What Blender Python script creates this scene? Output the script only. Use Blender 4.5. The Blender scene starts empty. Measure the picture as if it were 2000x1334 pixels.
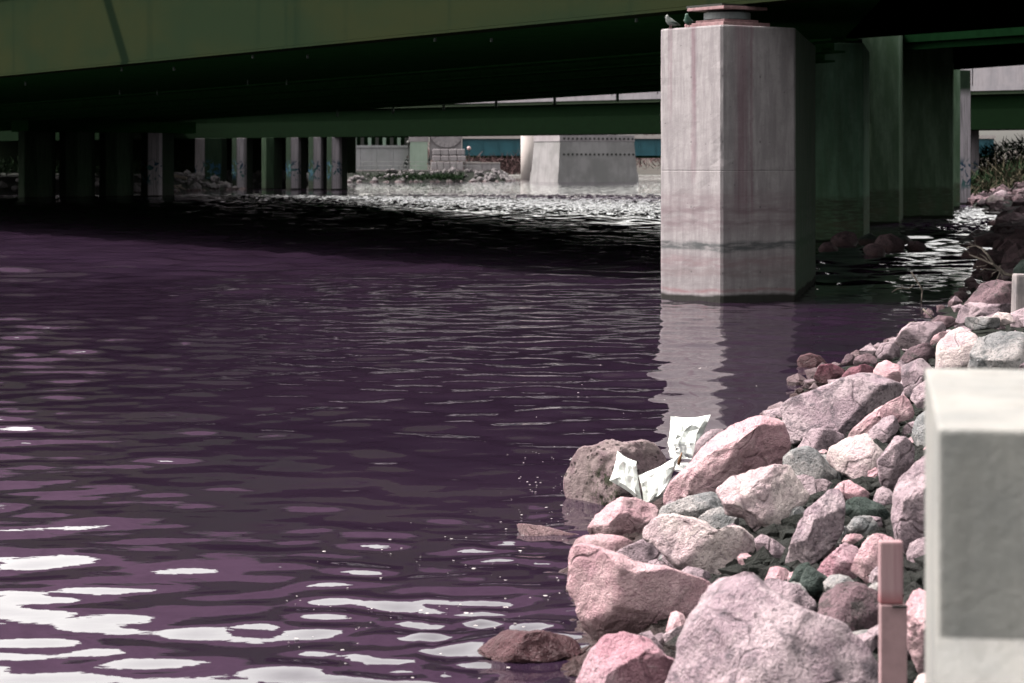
import bpy, bmesh, math, random
import numpy as np
from mathutils import Vector, noise, Matrix

R = math.radians
S = bpy.context.scene
COL = S.collection
random.seed(7)
F = 4700.0      # focal length in pixels of a 2000 px wide picture
H = 2.2         # eye height above the water (water is z = 0)
HZ = 320.0      # row of the horizon

# ------------------------------------------------------------------ camera, light
cam_d = bpy.data.cameras.new('camera')
cam = bpy.data.objects.new('camera', cam_d)
COL.objects.link(cam)
S.camera = cam
cam.location = (0, 0, H)
cam.rotation_euler = (R(90), 0, 0)
cam_d.sensor_width = 36.0
cam_d.lens = 36.0 * F / 2000.0
cam_d.shift_y = -(667.0 - HZ) / 2000.0
cam_d.clip_start = 0.1
cam_d.clip_end = 6000
cam_d.dof.use_dof = True
cam_d.dof.focus_distance = 20.0
cam_d.dof.aperture_fstop = 6.5

SUN_EL, SUN_AZ = 57.0, 279.5          # azimuth clockwise from +Y
w = bpy.data.worlds.new('World')
S.world = w
w.use_nodes = True
wn, wl = w.node_tree.nodes, w.node_tree.links
wn.clear()
sky = wn.new('ShaderNodeTexSky')
sky.sky_type = 'NISHITA'
sky.sun_disc = False
sky.sun_elevation = R(SUN_EL)
sky.sun_rotation = R(SUN_AZ)
sky.air_density = 1.0
sky.dust_density = 5.0
sky.ozone_density = 0.6
hsv = wn.new('ShaderNodeHueSaturation')
hsv.inputs['Saturation'].default_value = 0.15
tint = wn.new('ShaderNodeMixRGB')
tint.blend_type = 'MULTIPLY'
tint.inputs[0].default_value = 1.0
tint.inputs[2].default_value = (1.0, 0.96, 0.905, 1)
bg = wn.new('ShaderNodeBackground')
bg.inputs['Strength'].default_value = 0.15
wo = wn.new('ShaderNodeOutputWorld')
wl.new(sky.outputs[0], hsv.inputs['Color'])
wl.new(hsv.outputs[0], tint.inputs[1])
wl.new(tint.outputs[0], bg.inputs['Color'])
wl.new(bg.outputs[0], wo.inputs['Surface'])

sun_d = bpy.data.lights.new('sun', 'SUN')
sun_d.energy = 2.0
sun_d.angle = R(0.6)
sun_d.color = (1.0, 0.88, 0.87)
sun = bpy.data.objects.new('sun', sun_d)
COL.objects.link(sun)
to_sun = Vector((math.sin(R(SUN_AZ)) * math.cos(R(SUN_EL)), math.cos(R(SUN_AZ)) * math.cos(R(SUN_EL)), math.sin(R(SUN_EL))))
sun.rotation_euler = (-to_sun).to_track_quat('-Z', 'Y').to_euler()
sun.location = to_sun * 200

S.view_settings.view_transform = 'Standard'
S.view_settings.look = 'None'
S.view_settings.exposure = 2.35
S.view_settings.gamma = 1.0
S.view_settings.use_curve_mapping = False
S.render.engine = 'CYCLES'
S.cycles.max_bounces = 8
S.cycles.caustics_reflective = True
S.cycles.blur_glossy = 1.0
S.cycles.sample_clamp_indirect = 6.0
S.cycles.caustics_refractive = False


# ------------------------------------------------------------------ helpers
def W(px, py, D):
    return Vector(((px - 1000.0) / F * D, D, H + (HZ - py) / F * D))


def link(name, me, mat=None, parent=None, loc=None):
    o = bpy.data.objects.new(name, me)
    COL.objects.link(o)
    if mat:
        for m in (mat if isinstance(mat, (list, tuple)) else [mat]):
            me.materials.append(m)
    if parent:
        o.parent = parent
    if loc is not None:
        o.location = loc
    return o


def tag(o, label=None, cat=None, group=None, kind=None):
    if label: o['label'] = label
    if cat: o['category'] = cat
    if group: o['group'] = group
    if kind: o['kind'] = kind
    return o


def empty(name, loc=(0, 0, 0), rz=0.0):
    o = bpy.data.objects.new(name, None)
    COL.objects.link(o)
    o.location = loc
    o.rotation_euler = (0, 0, rz)
    o.empty_display_size = 0.2
    return o


class MB:
    def __init__(self):
        self.v, self.f = [], []

    def box(self, cx, cy, cz, sx, sy, sz, M=None):
        b = len(self.v)
        for z in (-1, 1):
            for y in (-1, 1):
                for x in (-1, 1):
                    p = Vector((cx + x * sx / 2, cy + y * sy / 2, cz + z * sz / 2))
                    self.v.append(tuple(M @ p if M else p))
        for q in ((0, 2, 3, 1), (4, 5, 7, 6), (0, 1, 5, 4), (2, 6, 7, 3), (0, 4, 6, 2), (1, 3, 7, 5)):
            self.f.append(tuple(b + i for i in q))
        return self

    def prism(self, poly, z0, z1, top=None):
        """poly: list of (x,y) counter-clockwise; z0/z1 number or list; top: another polygon"""
        n = len(poly)
        b = len(self.v)
        top = top or poly
        for i, p in enumerate(poly):
            self.v.append((p[0], p[1], z0[i] if isinstance(z0, (list, tuple)) else z0))
        for i, p in enumerate(top):
            self.v.append((p[0], p[1], z1[i] if isinstance(z1, (list, tuple)) else z1))
        self.f.append(tuple(b + i for i in reversed(range(n))))
        self.f.append(tuple(b + n + i for i in range(n)))
        for i in range(n):
            j = (i + 1) % n
            self.f.append((b + i, b + j, b + n + j, b + n + i))
        return self

    def tube(self, pts, rad, n=8):
        pts = [Vector(p) for p in pts]
        rr = rad if isinstance(rad, (list, tuple)) else [rad] * len(pts)
        b = len(self.v)
        prev = None
        for i, p in enumerate(pts):
            d = (pts[min(i + 1, len(pts) - 1)] - pts[max(i - 1, 0)]).normalized()
            a = d.orthogonal().normalized() if prev is None else (prev - d * prev.dot(d)).normalized()
            prev = a
            c = d.cross(a)
            for k in range(n):
                t = 2 * math.pi * k / n
                self.v.append(tuple(p + (a * math.cos(t) + c * math.sin(t)) * rr[i]))
        for i in range(len(pts) - 1):
            for k in range(n):
                k2 = (k + 1) % n
                self.f.append((b + i * n + k, b + i * n + k2, b + (i + 1) * n + k2, b + (i + 1) * n + k))
        self.f.append(tuple(b + k for k in reversed(range(n))))
        e = b + (len(pts) - 1) * n
        self.f.append(tuple(e + k for k in range(n)))
        return self

    def lathe(self, prof, cx, cy, n=16):
        b = len(self.v)
        for (r, z) in prof:
            for k in range(n):
                t = 2 * math.pi * k / n
                self.v.append((cx + r * math.cos(t), cy + r * math.sin(t), z))
        for i in range(len(prof) - 1):
            for k in range(n):
                k2 = (k + 1) % n
                self.f.append((b + i * n + k, b + i * n + k2, b + (i + 1) * n + k2, b + (i + 1) * n + k))
        self.f.append(tuple(b + k for k in reversed(range(n))))
        e = b + (len(prof) - 1) * n
        self.f.append(tuple(e + k for k in range(n)))
        return self

    def build(self, name, mat, parent=None, smooth=False, bevel=0.0, origin=None):
        me = bpy.data.meshes.new(name)
        vs = self.v
        if origin is not None:
            vs = [(p[0] - origin[0], p[1] - origin[1], p[2] - origin[2]) for p in vs]
        me.from_pydata(vs, [], self.f)
        me.update()
        bm = bmesh.new()
        bm.from_mesh(me)
        bmesh.ops.recalc_face_normals(bm, faces=bm.faces)
        if bevel:
            bmesh.ops.bevel(bm, geom=[e for e in bm.edges if e.calc_face_angle(0) > 0.5], offset=bevel, segments=2, affect='EDGES', profile=0.6)
        bm.to_mesh(me)
        bm.free()
        if smooth:
            me.polygons.foreach_set('use_smooth', [True] * len(me.polygons))
        return link(name, me, mat, parent, origin)


# ------------------------------------------------------------------ materials
class NT:
    def __init__(self, name):
        self.m = bpy.data.materials.new(name)
        self.m.use_nodes = True
        self.t = self.m.node_tree
        self.n, self.l = self.t.nodes, self.t.links
        self.b = self.n['Principled BSDF']

    def node(self, typ, **kw):
        x = self.n.new(typ)
        for k, v in kw.items():
            setattr(x, k, v)
        return x

    def put(self, sock, val):
        if isinstance(val, bpy.types.NodeSocket):
            self.l.new(val, sock)
        elif isinstance(val, (tuple, list)) and len(val) == 3 and sock.type == 'RGBA':
            sock.default_value = (*val, 1)
        else:
            sock.default_value = val

    def coord(self, kind='Object'):
        return self.node('ShaderNodeTexCoord').outputs[kind]

    def pos(self):
        return self.node('ShaderNodeNewGeometry').outputs['Position']

    def mapping(self, v, scale=(1, 1, 1), loc=(0, 0, 0), rot=(0, 0, 0)):
        x = self.node('ShaderNodeMapping')
        self.put(x.inputs['Vector'], v)
        x.inputs['Scale'].default_value = scale
        x.inputs['Location'].default_value = loc
        x.inputs['Rotation'].default_value = rot
        return x.outputs[0]

    def noise(self, v, scale, detail=4, rough=0.55, dist=0.0):
        x = self.node('ShaderNodeTexNoise')
        self.put(x.inputs['Vector'], v)
        x.inputs['Scale'].default_value = scale
        x.inputs['Detail'].default_value = detail
        x.inputs['Roughness'].default_value = rough
        x.inputs['Distortion'].default_value = dist
        return x.outputs[0]

    def voro(self, v, scale, feature='F1', out='Distance'):
        x = self.node('ShaderNodeTexVoronoi', feature=feature)
        self.put(x.inputs['Vector'], v)
        x.inputs['Scale'].default_value = scale
        return x.outputs[out]

    def ramp(self, f, stops, interp='LINEAR'):
        x = self.node('ShaderNodeValToRGB')
        x.color_ramp.interpolation = interp
        e = x.color_ramp.elements
        while len(e) < len(stops): e.new(0.5)
        for i, (p, c) in enumerate(stops):
            e[i].position = p
            e[i].color = (*c, 1) if isinstance(c, (tuple, list)) else (c, c, c, 1)
        self.put(x.inputs[0], f)
        return x.outputs[0]

    def mix(self, f, a, b, mode='MIX'):
        x = self.node('ShaderNodeMixRGB', blend_type=mode)
        self.put(x.inputs[0], f)
        self.put(x.inputs[1], a)
        self.put(x.inputs[2], b)
        return x.outputs[0]

    def math(self, op, a, b=0.0, c=0.0, clamp=False):
        x = self.node('ShaderNodeMath', operation=op, use_clamp=clamp)
        self.put(x.inputs[0], a)
        self.put(x.inputs[1], b)
        self.put(x.inputs[2], c)
        return x.outputs[0]

    def rng(self, v, a, b, c=0.0, d=1.0, smooth=True):
        x = self.node('ShaderNodeMapRange', interpolation_type='SMOOTHSTEP' if smooth else 'LINEAR')
        self.put(x.inputs[0], v)
        for i, q in enumerate((a, b, c, d)):
            x.inputs[i + 1].default_value = q
        return x.outputs[0]

    def sep(self, v):
        x = self.node('ShaderNodeSeparateXYZ')
        self.put(x.inputs[0], v)
        return x.outputs

    def band(self, v, lo, hi, soft):
        return self.math('MULTIPLY', self.rng(v, lo - soft, lo + soft), self.rng(v, hi - soft, hi + soft, 1.0, 0.0))

    def bump(self, h, strength=0.5, dist=0.02, normal=None):
        x = self.node('ShaderNodeBump')
        self.put(x.inputs['Height'], h)
        x.inputs['Strength'].default_value = strength
        x.inputs['Distance'].default_value = dist
        if normal is not None: self.put(x.inputs['Normal'], normal)
        return x.outputs[0]

    def out(self, color, rough=0.8, normal=None, metal=0.0, spec=0.3, k=0.275):
        if k != 1.0: color = self.mix(1.0, color, (k, k, k), 'MULTIPLY')
        self.put(self.b.inputs['Base Color'], color)
        self.put(self.b.inputs['Roughness'], rough)
        self.put(self.b.inputs['Metallic'], metal)
        self.put(self.b.inputs['Specular IOR Level'], spec)
        if normal is not None: self.put(self.b.inputs['Normal'], normal)
        return self.m


def rock_mat(name, pale, mid, dark, spot, wet=0.20, darkamt=0.5, grain=1.0, kk=0.46):
    t = NT(name)
    oc = t.coord('Object')
    oi = t.node('ShaderNodeObjectInfo').outputs['Random']
    off = t.node('ShaderNodeCombineXYZ')
    t.put(off.inputs[0], t.math('MULTIPLY', oi, 37.0))
    t.put(off.inputs[1], t.math('MULTIPLY', oi, 91.0))
    v = t.node('ShaderNodeVectorMath', operation='ADD')
    t.put(v.inputs[0], oc); t.put(v.inputs[1], off.outputs[0])
    v = v.outputs[0]
    n1 = t.noise(v, 3.2 * grain, 5, 0.6, 0.4)
    n2 = t.noise(v, 11.0 * grain, 6, 0.65, 0.3)
    n3 = t.noise(v, 45.0 * grain, 4, 0.7)
    n4 = t.noise(v, 120.0, 2, 0.6)
    c = t.mix(t.rng(n1, 0.42, 0.58), pale, mid)
    c = t.mix(t.math('MULTIPLY', t.rng(n2, 0.52, 0.66), darkamt), c, dark)
    c = t.mix(t.math('MULTIPLY', t.rng(n3, 0.56, 0.68), 0.55), c, spot)
    c = t.mix(t.math('MULTIPLY', t.rng(n3, 0.46, 0.36), 0.7), c, dark)
    c = t.mix(t.math('MULTIPLY', t.rng(n4, 0.55, 0.7), 0.35), c, dark)
    n5 = t.noise(v, 5.5 * grain, 6, 0.72, 0.2)
    c = t.mix(t.math('MULTIPLY', t.rng(n5, 0.52, 0.64), darkamt * 0.7), c, dark)
    # water line: soaked and slimy stone
    z = t.sep(t.pos())[2]
    zz = t.math('ADD', z, t.math('MULTIPLY', t.math('SUBTRACT', n2, 0.5), 0.12))
    wetm = t.rng(zz, wet, wet * 0.35)
    c = t.mix(t.math('MULTIPLY', wetm, 0.75), c, (0.075, 0.04, 0.04))
    h = t.math('ADD', t.math('MULTIPLY', n2, 0.55), t.math('MULTIPLY', n3, 0.5))
    h = t.math('ADD', h, t.math('MULTIPLY', n4, 0.25))
    h = t.math('ADD', h, t.math('MULTIPLY', t.voro(v, 9.0 * grain), 0.2))
    ds = t.node('ShaderNodeVectorMath', operation='ADD')
    t.put(ds.inputs[0], v)
    wv = t.node('ShaderNodeTexNoise'); t.put(wv.inputs['Vector'], v); wv.inputs['Scale'].default_value = 3.0
    wm_ = t.node('ShaderNodeVectorMath', operation='SCALE'); t.put(wm_.inputs[0], wv.outputs['Color']); wm_.inputs['Scale'].default_value = 0.35
    t.put(ds.inputs[1], wm_.outputs[0])
    ck = t.math('MULTIPLY', t.rng(t.voro(ds.outputs[0], 2.6 * grain, 'DISTANCE_TO_EDGE'), 0.035, 0.0), t.rng(n1, 0.42, 0.6))
    c = t.mix(t.math('MULTIPLY', ck, 0.28), c, dark)
    h = t.math('SUBTRACT', h, t.math('MULTIPLY', ck, 0.4))
    nb = t.bump(h, 0.95, 0.055)
    hs = t.node('ShaderNodeHueSaturation'); hs.inputs['Saturation'].default_value = 1.0
    t.put(hs.inputs['Color'], c); c = hs.outputs[0]
    c = t.mix(1.0, c, (1.0, 0.945, 1.01), 'MULTIPLY')
    return t.out(c, t.mix(wetm, (0.85, 0.85, 0.85), (0.35, 0.35, 0.35)), nb, spec=0.12, k=kk)


M = {}
M['pink'] = rock_mat('pink_stone', (0.62, 0.46, 0.45), (0.55, 0.36, 0.37), (0.36, 0.22, 0.25), (0.68, 0.56, 0.53), darkamt=0.35)
M['rose'] = rock_mat('rose_stone', (0.52, 0.38, 0.40), (0.46, 0.27, 0.30), (0.24, 0.12, 0.15), (0.60, 0.48, 0.47))
M['grey'] = rock_mat('mottled_grey_stone', (0.50, 0.43, 0.43), (0.34, 0.27, 0.29), (0.13, 0.115, 0.125), (0.62, 0.55, 0.53), darkamt=0.85)
M['mauve'] = rock_mat('mauve_stone', (0.46, 0.385, 0.39), (0.34, 0.275, 0.29), (0.14, 0.115, 0.125), (0.55, 0.48, 0.47), darkamt=0.7)
M['pale'] = rock_mat('pale_stone', (0.68, 0.62, 0.56), (0.55, 0.45, 0.44), (0.26, 0.22, 0.23), (0.72, 0.67, 0.62), darkamt=0.45)
M['rubble'] = rock_mat('dark_rubble_stone', (0.020, 0.022, 0.019), (0.014, 0.018, 0.014), (0.006, 0.009, 0.006), (0.04, 0.038, 0.035))  # near-black green puts the shade of the rock gaps into the colour
M['riprap'] = rock_mat('grey_riprap_stone', (0.20, 0.19, 0.19), (0.12, 0.125, 0.115), (0.05, 0.055, 0.05), (0.28, 0.25, 0.25))
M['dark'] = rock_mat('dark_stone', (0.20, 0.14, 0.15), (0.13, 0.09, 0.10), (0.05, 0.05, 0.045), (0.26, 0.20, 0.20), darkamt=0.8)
M['red'] = rock_mat('wet_red_stone', (0.22, 0.10, 0.12), (0.16, 0.06, 0.08), (0.06, 0.03, 0.035), (0.30, 0.17, 0.18), wet=0.3)
M['green'] = rock_mat('green_stone', (0.06, 0.085, 0.072), (0.04, 0.062, 0.05), (0.018, 0.03, 0.025), (0.11, 0.135, 0.12), darkamt=0.6)
M['teal'] = rock_mat('grey_green_stone', (0.40, 0.40, 0.37), (0.25, 0.27, 0.26), (0.11, 0.13, 0.125), (0.50, 0.48, 0.45), darkamt=0.7)


def pitted_mat():
    t = NT('pitted_mossy_stone')
    v = t.coord('Object')
    n1 = t.noise(v, 6, 5, 0.6); n2 = t.noise(v, 22, 5, 0.7); vo = t.voro(v, 17)
    pit = t.rng(t.math('ADD', vo, t.math('MULTIPLY', n2, 0.5)), 0.52, 0.36)
    c = t.mix(t.rng(n1, 0.4, 0.6), (0.40, 0.31, 0.31), (0.29, 0.20, 0.22))
    c = t.mix(t.math('MULTIPLY', pit, 0.75), c, (0.06, 0.05, 0.045))
    s = t.sep(v)
    mz = t.math('MULTIPLY', t.band(s[0], -0.20, 0.02, 0.06), t.rng(s[2], 0.12, -0.02))
    moss = t.math('MULTIPLY', mz, t.rng(t.noise(v, 9, 5, 0.7), 0.42, 0.56))
    c = t.mix(moss, c, (0.035, 0.04, 0.015))
    h = t.math('SUBTRACT', t.math('ADD', n2, t.math('MULTIPLY', n1, 0.7)), t.math('MULTIPLY', pit, 0.8))
    return t.out(c, 0.85, t.bump(h, 0.9, 0.03), spec=0.2)


M['pitted'] = pitted_mat()


def concrete(name, base, alt, stain, streaks=(), bands=(), joint=None, green=0.0, wetz=0.14, board=0.45, graffiti=False, kk=0.275):
    """UV: u metres round the perimeter, v metres above the water."""
    t = NT(name)
    uv = t.coord('UV')
    s = t.sep(uv)
    u, z = s[0], s[1]
    vert = t.mapping(uv, (9.0 * board, 0.55, 1))
    fine = t.mapping(uv, (1, 1, 1))
    nv = t.noise(vert, 1.6, 6, 0.65)
    nb = t.noise(fine, 1.3, 5, 0.6)
    nf = t.noise(fine, 22, 5, 0.7)
    c = t.mix(t.rng(nv, 0.35, 0.65), base, alt)
    c = t.mix(t.math('MULTIPLY', t.rng(nb, 0.48, 0.68), 0.6), c, alt)
    nm_ = t.noise(fine, 6, 5, 0.7)
    c = t.mix(t.math('MULTIPLY', t.rng(nm_, 0.5, 0.66), 0.5), c, tuple(q * 0.7 for q in base))
    c = t.mix(t.math('MULTIPLY', t.rng(nf, 0.55, 0.75), 0.45), c, tuple(q * 0.55 for q in base))
    c = t.mix(t.math('MULTIPLY', t.rng(nf, 0.42, 0.3), 0.35), c, tuple(min(0.8, q * 1.3) for q in base))
    vo = t.voro(fine, 5.0)
    c = t.mix(t.math('MULTIPLY', t.rng(vo, 0.07, 0.04), 0.6), c, tuple(q * 0.3 for q in base))
    wob = t.math('MULTIPLY', t.math('SUBTRACT', t.noise(t.mapping(uv, (1.2, 5, 1)), 2.0, 4), 0.5), 0.25)
    un = t.math('ADD', u, t.math('MULTIPLY', wob, 0.35))
    zn = t.math('ADD', z, t.math('MULTIPLY', t.math('SUBTRACT', t.noise(t.mapping(uv, (0.9, 2.0, 1)), 1.0, 3), 0.5), 0.2))
    for (z0, z1, soft, amt, col) in bands:
        m = t.math('MULTIPLY', t.band(zn, z0, z1, soft), t.rng(t.noise(t.mapping(uv, (1.6, 9, 1)), 1.5, 5, 0.65), 0.3, 0.6, 0.25, 1.0))
        c = t.mix(t.math('MULTIPLY', m, amt), c, col)
    for (uc, wd, z0, z1, amt, col) in streaks:
        m = t.math('MULTIPLY', t.band(un, uc - wd, uc + wd, min(wd * 0.7, 0.1)), t.band(zn, z0, z1, 0.3))
        m = t.math('MULTIPLY', m, t.rng(t.noise(t.mapping(uv, (24, 0.5, 1)), 1.0, 4), 0.3, 0.6, 0.35, 1.0))
        c = t.mix(t.math('MULTIPLY', m, amt), c, col)
    if kk > 0.3 and kk < 0.5:
        hx = t.math('SUBTRACT', t.math('FRACT', t.math('DIVIDE', t.math('ADD', u, 0.37), 0.78)), 0.5)
        hz_ = t.math('SUBTRACT', t.math('FRACT', t.math('DIVIDE', t.math('ADD', z, 0.05), 1.04)), 0.5)
        dd = t.math('SQRT', t.math('ADD', t.math('POWER', t.math('MULTIPLY', hx, 0.78), 2.0), t.math('POWER', t.math('MULTIPLY', hz_, 1.04), 2.0)))
        c = t.mix(t.math('MULTIPLY', t.rng(dd, 0.022, 0.014), 0.6), c, (0.12, 0.11, 0.115))
    if green:
        m = t.rng(t.noise(t.mapping(uv, (2.2, 0.5, 1)), 1.0, 5, 0.6), 0.3, 0.6)
        c = t.mix(t.math('MULTIPLY', m, green), c, (0.09, 0.16, 0.09))
    if graffiti:
        gz = t.band(z, 0.9, 2.4, 0.25)
        go = t.node('ShaderNodeVectorMath', operation='ADD')
        orr = t.node('ShaderNodeObjectInfo').outputs['Random']
        t.put(go.inputs[0], uv); t.put(go.inputs[1], t.math('MULTIPLY', orr, 80.0))
        g = t.math('MULTIPLY', gz, t.rng(t.noise(go.outputs[0], 1.9, 2, 0.5, 1.5), 0.52, 0.56))
        g = t.math('MULTIPLY', g, t.band(u, -3.9, 1.45, 0.05))
        c = t.mix(g, c, t.mix(t.rng(t.noise(uv, 0.9, 1), 0.4, 0.6), (0.03, 0.09, 0.16), (0.09, 0.20, 0.20)))
    wm = t.rng(zn, wetz, wetz * 0.55)
    c = t.mix(t.math('MULTIPLY', wm, 0.92), c, (0.012, 0.014, 0.010))
    h = t.math('ADD', t.math('MULTIPLY', nv, 0.6), t.math('MULTIPLY', nf, 0.6))
    h = t.math('SUBTRACT', h, t.math('MULTIPLY', t.rng(vo, 0.08, 0.03), 0.8))
    return t.out(c, 0.9, t.bump(h, 0.5, 0.012), spec=0.05, k=kk)


rust = (0.22, 0.12, 0.155)
M['pier_a'] = concrete('weathered_concrete', (0.46, 0.435, 0.445), (0.325, 0.302, 0.315), rust,
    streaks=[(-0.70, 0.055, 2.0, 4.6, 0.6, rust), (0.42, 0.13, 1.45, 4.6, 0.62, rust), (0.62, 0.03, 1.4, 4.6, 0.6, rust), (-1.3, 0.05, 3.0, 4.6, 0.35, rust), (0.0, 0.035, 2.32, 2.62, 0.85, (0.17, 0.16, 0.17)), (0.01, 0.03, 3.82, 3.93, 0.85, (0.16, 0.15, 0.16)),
             (6.6, 5.0, -1.0, 4.8, 0.97, (0.10, 0.20, 0.12))],  # dark green over the side wall paints in its shade
    bands=[(0.15, 0.80, 0.05, 0.35, (0.20, 0.17, 0.185)), (1.42, 1.50, 0.03, 0.55, (0.18, 0.13, 0.15)), (1.22, 1.30, 0.03, 0.45, (0.18, 0.13, 0.15)), (1.1, 1.75, 0.10, 0.5, (0.25, 0.19, 0.21)), (0.81, 0.95, 0.035, 0.92, (0.10, 0.11, 0.115)),
           (0.55, 0.70, 0.05, 0.5, (0.28, 0.18, 0.20)), (0.40, 0.52, 0.04, 0.5, (0.25, 0.19, 0.20)), (0.15, 0.20, 0.03, 0.6, (0.30, 0.14, 0.16))], kk=0.345)
M['pier_g'] = concrete('shade_green_concrete', (0.24, 0.35, 0.25), (0.17, 0.27, 0.18), rust,
    bands=[(-0.5, 1.25, 0.12, 0.8, (0.075, 0.06, 0.045)), (0.4, 0.62, 0.06, 0.6, (0.15, 0.15, 0.10))], green=0.75)  # green tint stands in for the green cast of the shade
SHADE_DARK = ((0.034, 0.060, 0.036), (0.02, 0.042, 0.024))  # dark tones stand in for the shade on the far piers
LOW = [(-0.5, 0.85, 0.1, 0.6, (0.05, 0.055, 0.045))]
LIT_SIDE = (0.66, 0.60, 0.66)  # light falling on one pier side, painted into the concrete
M['pier_b'] = concrete('brighter_shade_green_concrete', (0.25, 0.42, 0.31), (0.17, 0.34, 0.23), rust, bands=[(-0.5, 1.25, 0.12, 0.85, (0.075, 0.06, 0.045)), (0.4, 0.62, 0.06, 0.6, (0.15, 0.15, 0.10))], green=0.5, kk=0.40)  # same shade green, lifted because little light reaches this pier
M['pier_f'] = concrete('concrete_lit_right_side', *SHADE_DARK, rust, streaks=[(0.75, 0.72, -1, 6, 1.0, LIT_SIDE)], bands=LOW, graffiti=True)  # right side coloured as if lit from the gap
M['pier_l'] = concrete('concrete_lit_left_side', *SHADE_DARK, rust, streaks=[(-1.9, 1.85, -1, 6, 1.0, LIT_SIDE)], bands=LOW, graffiti=True)  # left side coloured as if lit
M['pier_d'] = concrete('shade_dark_concrete', *SHADE_DARK, rust, bands=LOW, green=0.4)  # shade colour all over, no lit side
M['pier_m'] = concrete('old_pier_concrete', (0.42, 0.41, 0.42), (0.30, 0.30, 0.31), rust,
    bands=[(-0.5, 0.6, 0.15, 0.8, (0.10, 0.10, 0.10)), (0.6, 1.1, 0.2, 0.5, (0.22, 0.20, 0.20))], board=0.35)
M['column'] = concrete('pale_concrete', (0.62, 0.57, 0.54), (0.54, 0.49, 0.47), rust, bands=[(-0.5, 0.9, 0.1, 0.5, (0.36, 0.28, 0.28))], board=0.3)


def obj_concrete(name, base, alt, scale=1.0, bump=0.4):
    t = NT(name)
    v = t.coord('Object')
    n1 = t.noise(v, 1.1 * scale, 5, 0.6); n2 = t.noise(v, 18 * scale, 5, 0.7); n3 = t.noise(t.mapping(v, (6, 6, 0.5)), 1.0 * scale, 5, 0.6)
    c = t.mix(t.rng(n1, 0.35, 0.65), base, alt)
    c = t.mix(t.math('MULTIPLY', t.rng(n3, 0.48, 0.7), 0.5), c, tuple(q * 0.65 for q in base))
    c = t.mix(t.math('MULTIPLY', t.rng(n2, 0.58, 0.75), 0.4), c, tuple(q * 0.5 for q in base))
    return t.out(c, 0.88, t.bump(t.math('ADD', n1, n2), bump, 0.01), spec=0.08)


M['colm'] = obj_concrete('pale_round_concrete', (0.72, 0.66, 0.63), (0.66, 0.60, 0.58), 0.5, 0.2)
M['post'] = obj_concrete('post_concrete', (0.52, 0.52, 0.49), (0.40, 0.41, 0.40), 3.0, 0.6)
M['stake_stone'] = obj_concrete('rough_marker_concrete', (0.48, 0.43, 0.43), (0.28, 0.26, 0.27), 4.0, 0.7)
M['parapet'] = obj_concrete('parapet_concrete', (0.40, 0.38, 0.41), (0.33, 0.32, 0.35))
M['masonry'] = obj_concrete('masonry', (0.50, 0.47, 0.49), (0.40, 0.37, 0.39), 0.8)
M['mint'] = obj_concrete('mint_render', (0.48, 0.60, 0.50), (0.42, 0.54, 0.45), 0.5)
M['wallgrey'] = obj_concrete('grey_render', (0.42, 0.43, 0.45), (0.34, 0.36, 0.36), 0.3)
M['deck'] = obj_concrete('deck_concrete', (0.03, 0.05, 0.026), (0.022, 0.04, 0.02), 0.5)


def girder_mat():
    t = NT('green_girder_paint')
    uv = t.coord('UV')
    ob = t.coord('Object')
    n1 = t.noise(t.mapping(ob, (0.15, 0.15, 0.5)), 1.0, 5, 0.6)
    n2 = t.noise(ob, 14, 5, 0.7)
    vert = t.noise(t.mapping(ob, (1.6, 1.6, 0.06)), 1.0, 4, 0.6)
    c = t.mix(t.rng(n1, 0.35, 0.65), (0.024, 0.039, 0.021), (0.033, 0.042, 0.020))
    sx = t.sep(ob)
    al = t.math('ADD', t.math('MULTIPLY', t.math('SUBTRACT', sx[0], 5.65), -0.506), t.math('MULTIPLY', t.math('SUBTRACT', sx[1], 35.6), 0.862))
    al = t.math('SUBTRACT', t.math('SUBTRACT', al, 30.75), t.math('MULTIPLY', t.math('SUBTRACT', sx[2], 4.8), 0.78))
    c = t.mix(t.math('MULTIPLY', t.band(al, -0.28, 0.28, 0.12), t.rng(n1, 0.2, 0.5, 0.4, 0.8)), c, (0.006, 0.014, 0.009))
    c = t.mix(t.math('MULTIPLY', t.rng(vert, 0.55, 0.75), 0.5), c, (0.011, 0.025, 0.016))
    c = t.mix(t.math('MULTIPLY', t.rng(n2, 0.68, 0.76), 0.4), c, (0.16, 0.18, 0.15))
    return t.out(c, 0.85, t.bump(t.math('ADD', n1, t.math('MULTIPLY', n2, 0.1)), 0.25, 0.02), spec=0.0)


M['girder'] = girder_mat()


def paint(name, col, rough=0.5, var=0.25, scale=3.0, metal=0.0, spec=0.2):
    t = NT(name)
    v = t.coord('Object')
    n = t.noise(v, scale, 5, 0.65)
    c = t.mix(t.rng(n, 0.35, 0.7), col, tuple(q * (1 - var) for q in col))
    return t.out(c, rough, t.bump(n, 0.2, 0.01), metal=metal, spec=spec)


M['under'] = paint('dark_green_steel', (0.035, 0.150, 0.040), 0.95, spec=0.0)
M['black_steel'] = paint('near_black_steel', (0.006, 0.024, 0.009), 0.95, spec=0.0)  # even near-black green tone
M['far_steel'] = paint('deep_green_steel', (0.005, 0.018, 0.006), 0.95, spec=0.02)
M['reflection_mauve'] = paint('mauve_reflection_panels', (0.22, 0.13, 0.215), 0.9, 0.3, 0.6, spec=0.03)  # mauve chosen for the purple it mirrors into the water
M['pipe'] = paint('pipe_metal', (0.30, 0.42, 0.34), 0.5)
M['teal_steel'] = paint('teal_steel', (0.03, 0.17, 0.22), 0.5, 0.2, 0.6)
M['white_edge'] = paint('white_deck_edge', (0.72, 0.66, 0.64), 0.7, 0.1)
M['dark_metal'] = paint('dark_metal', (0.03, 0.035, 0.03), 0.6)
M['galv'] = paint('galvanised_steel', (0.42, 0.43, 0.42), 0.55)
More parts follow.
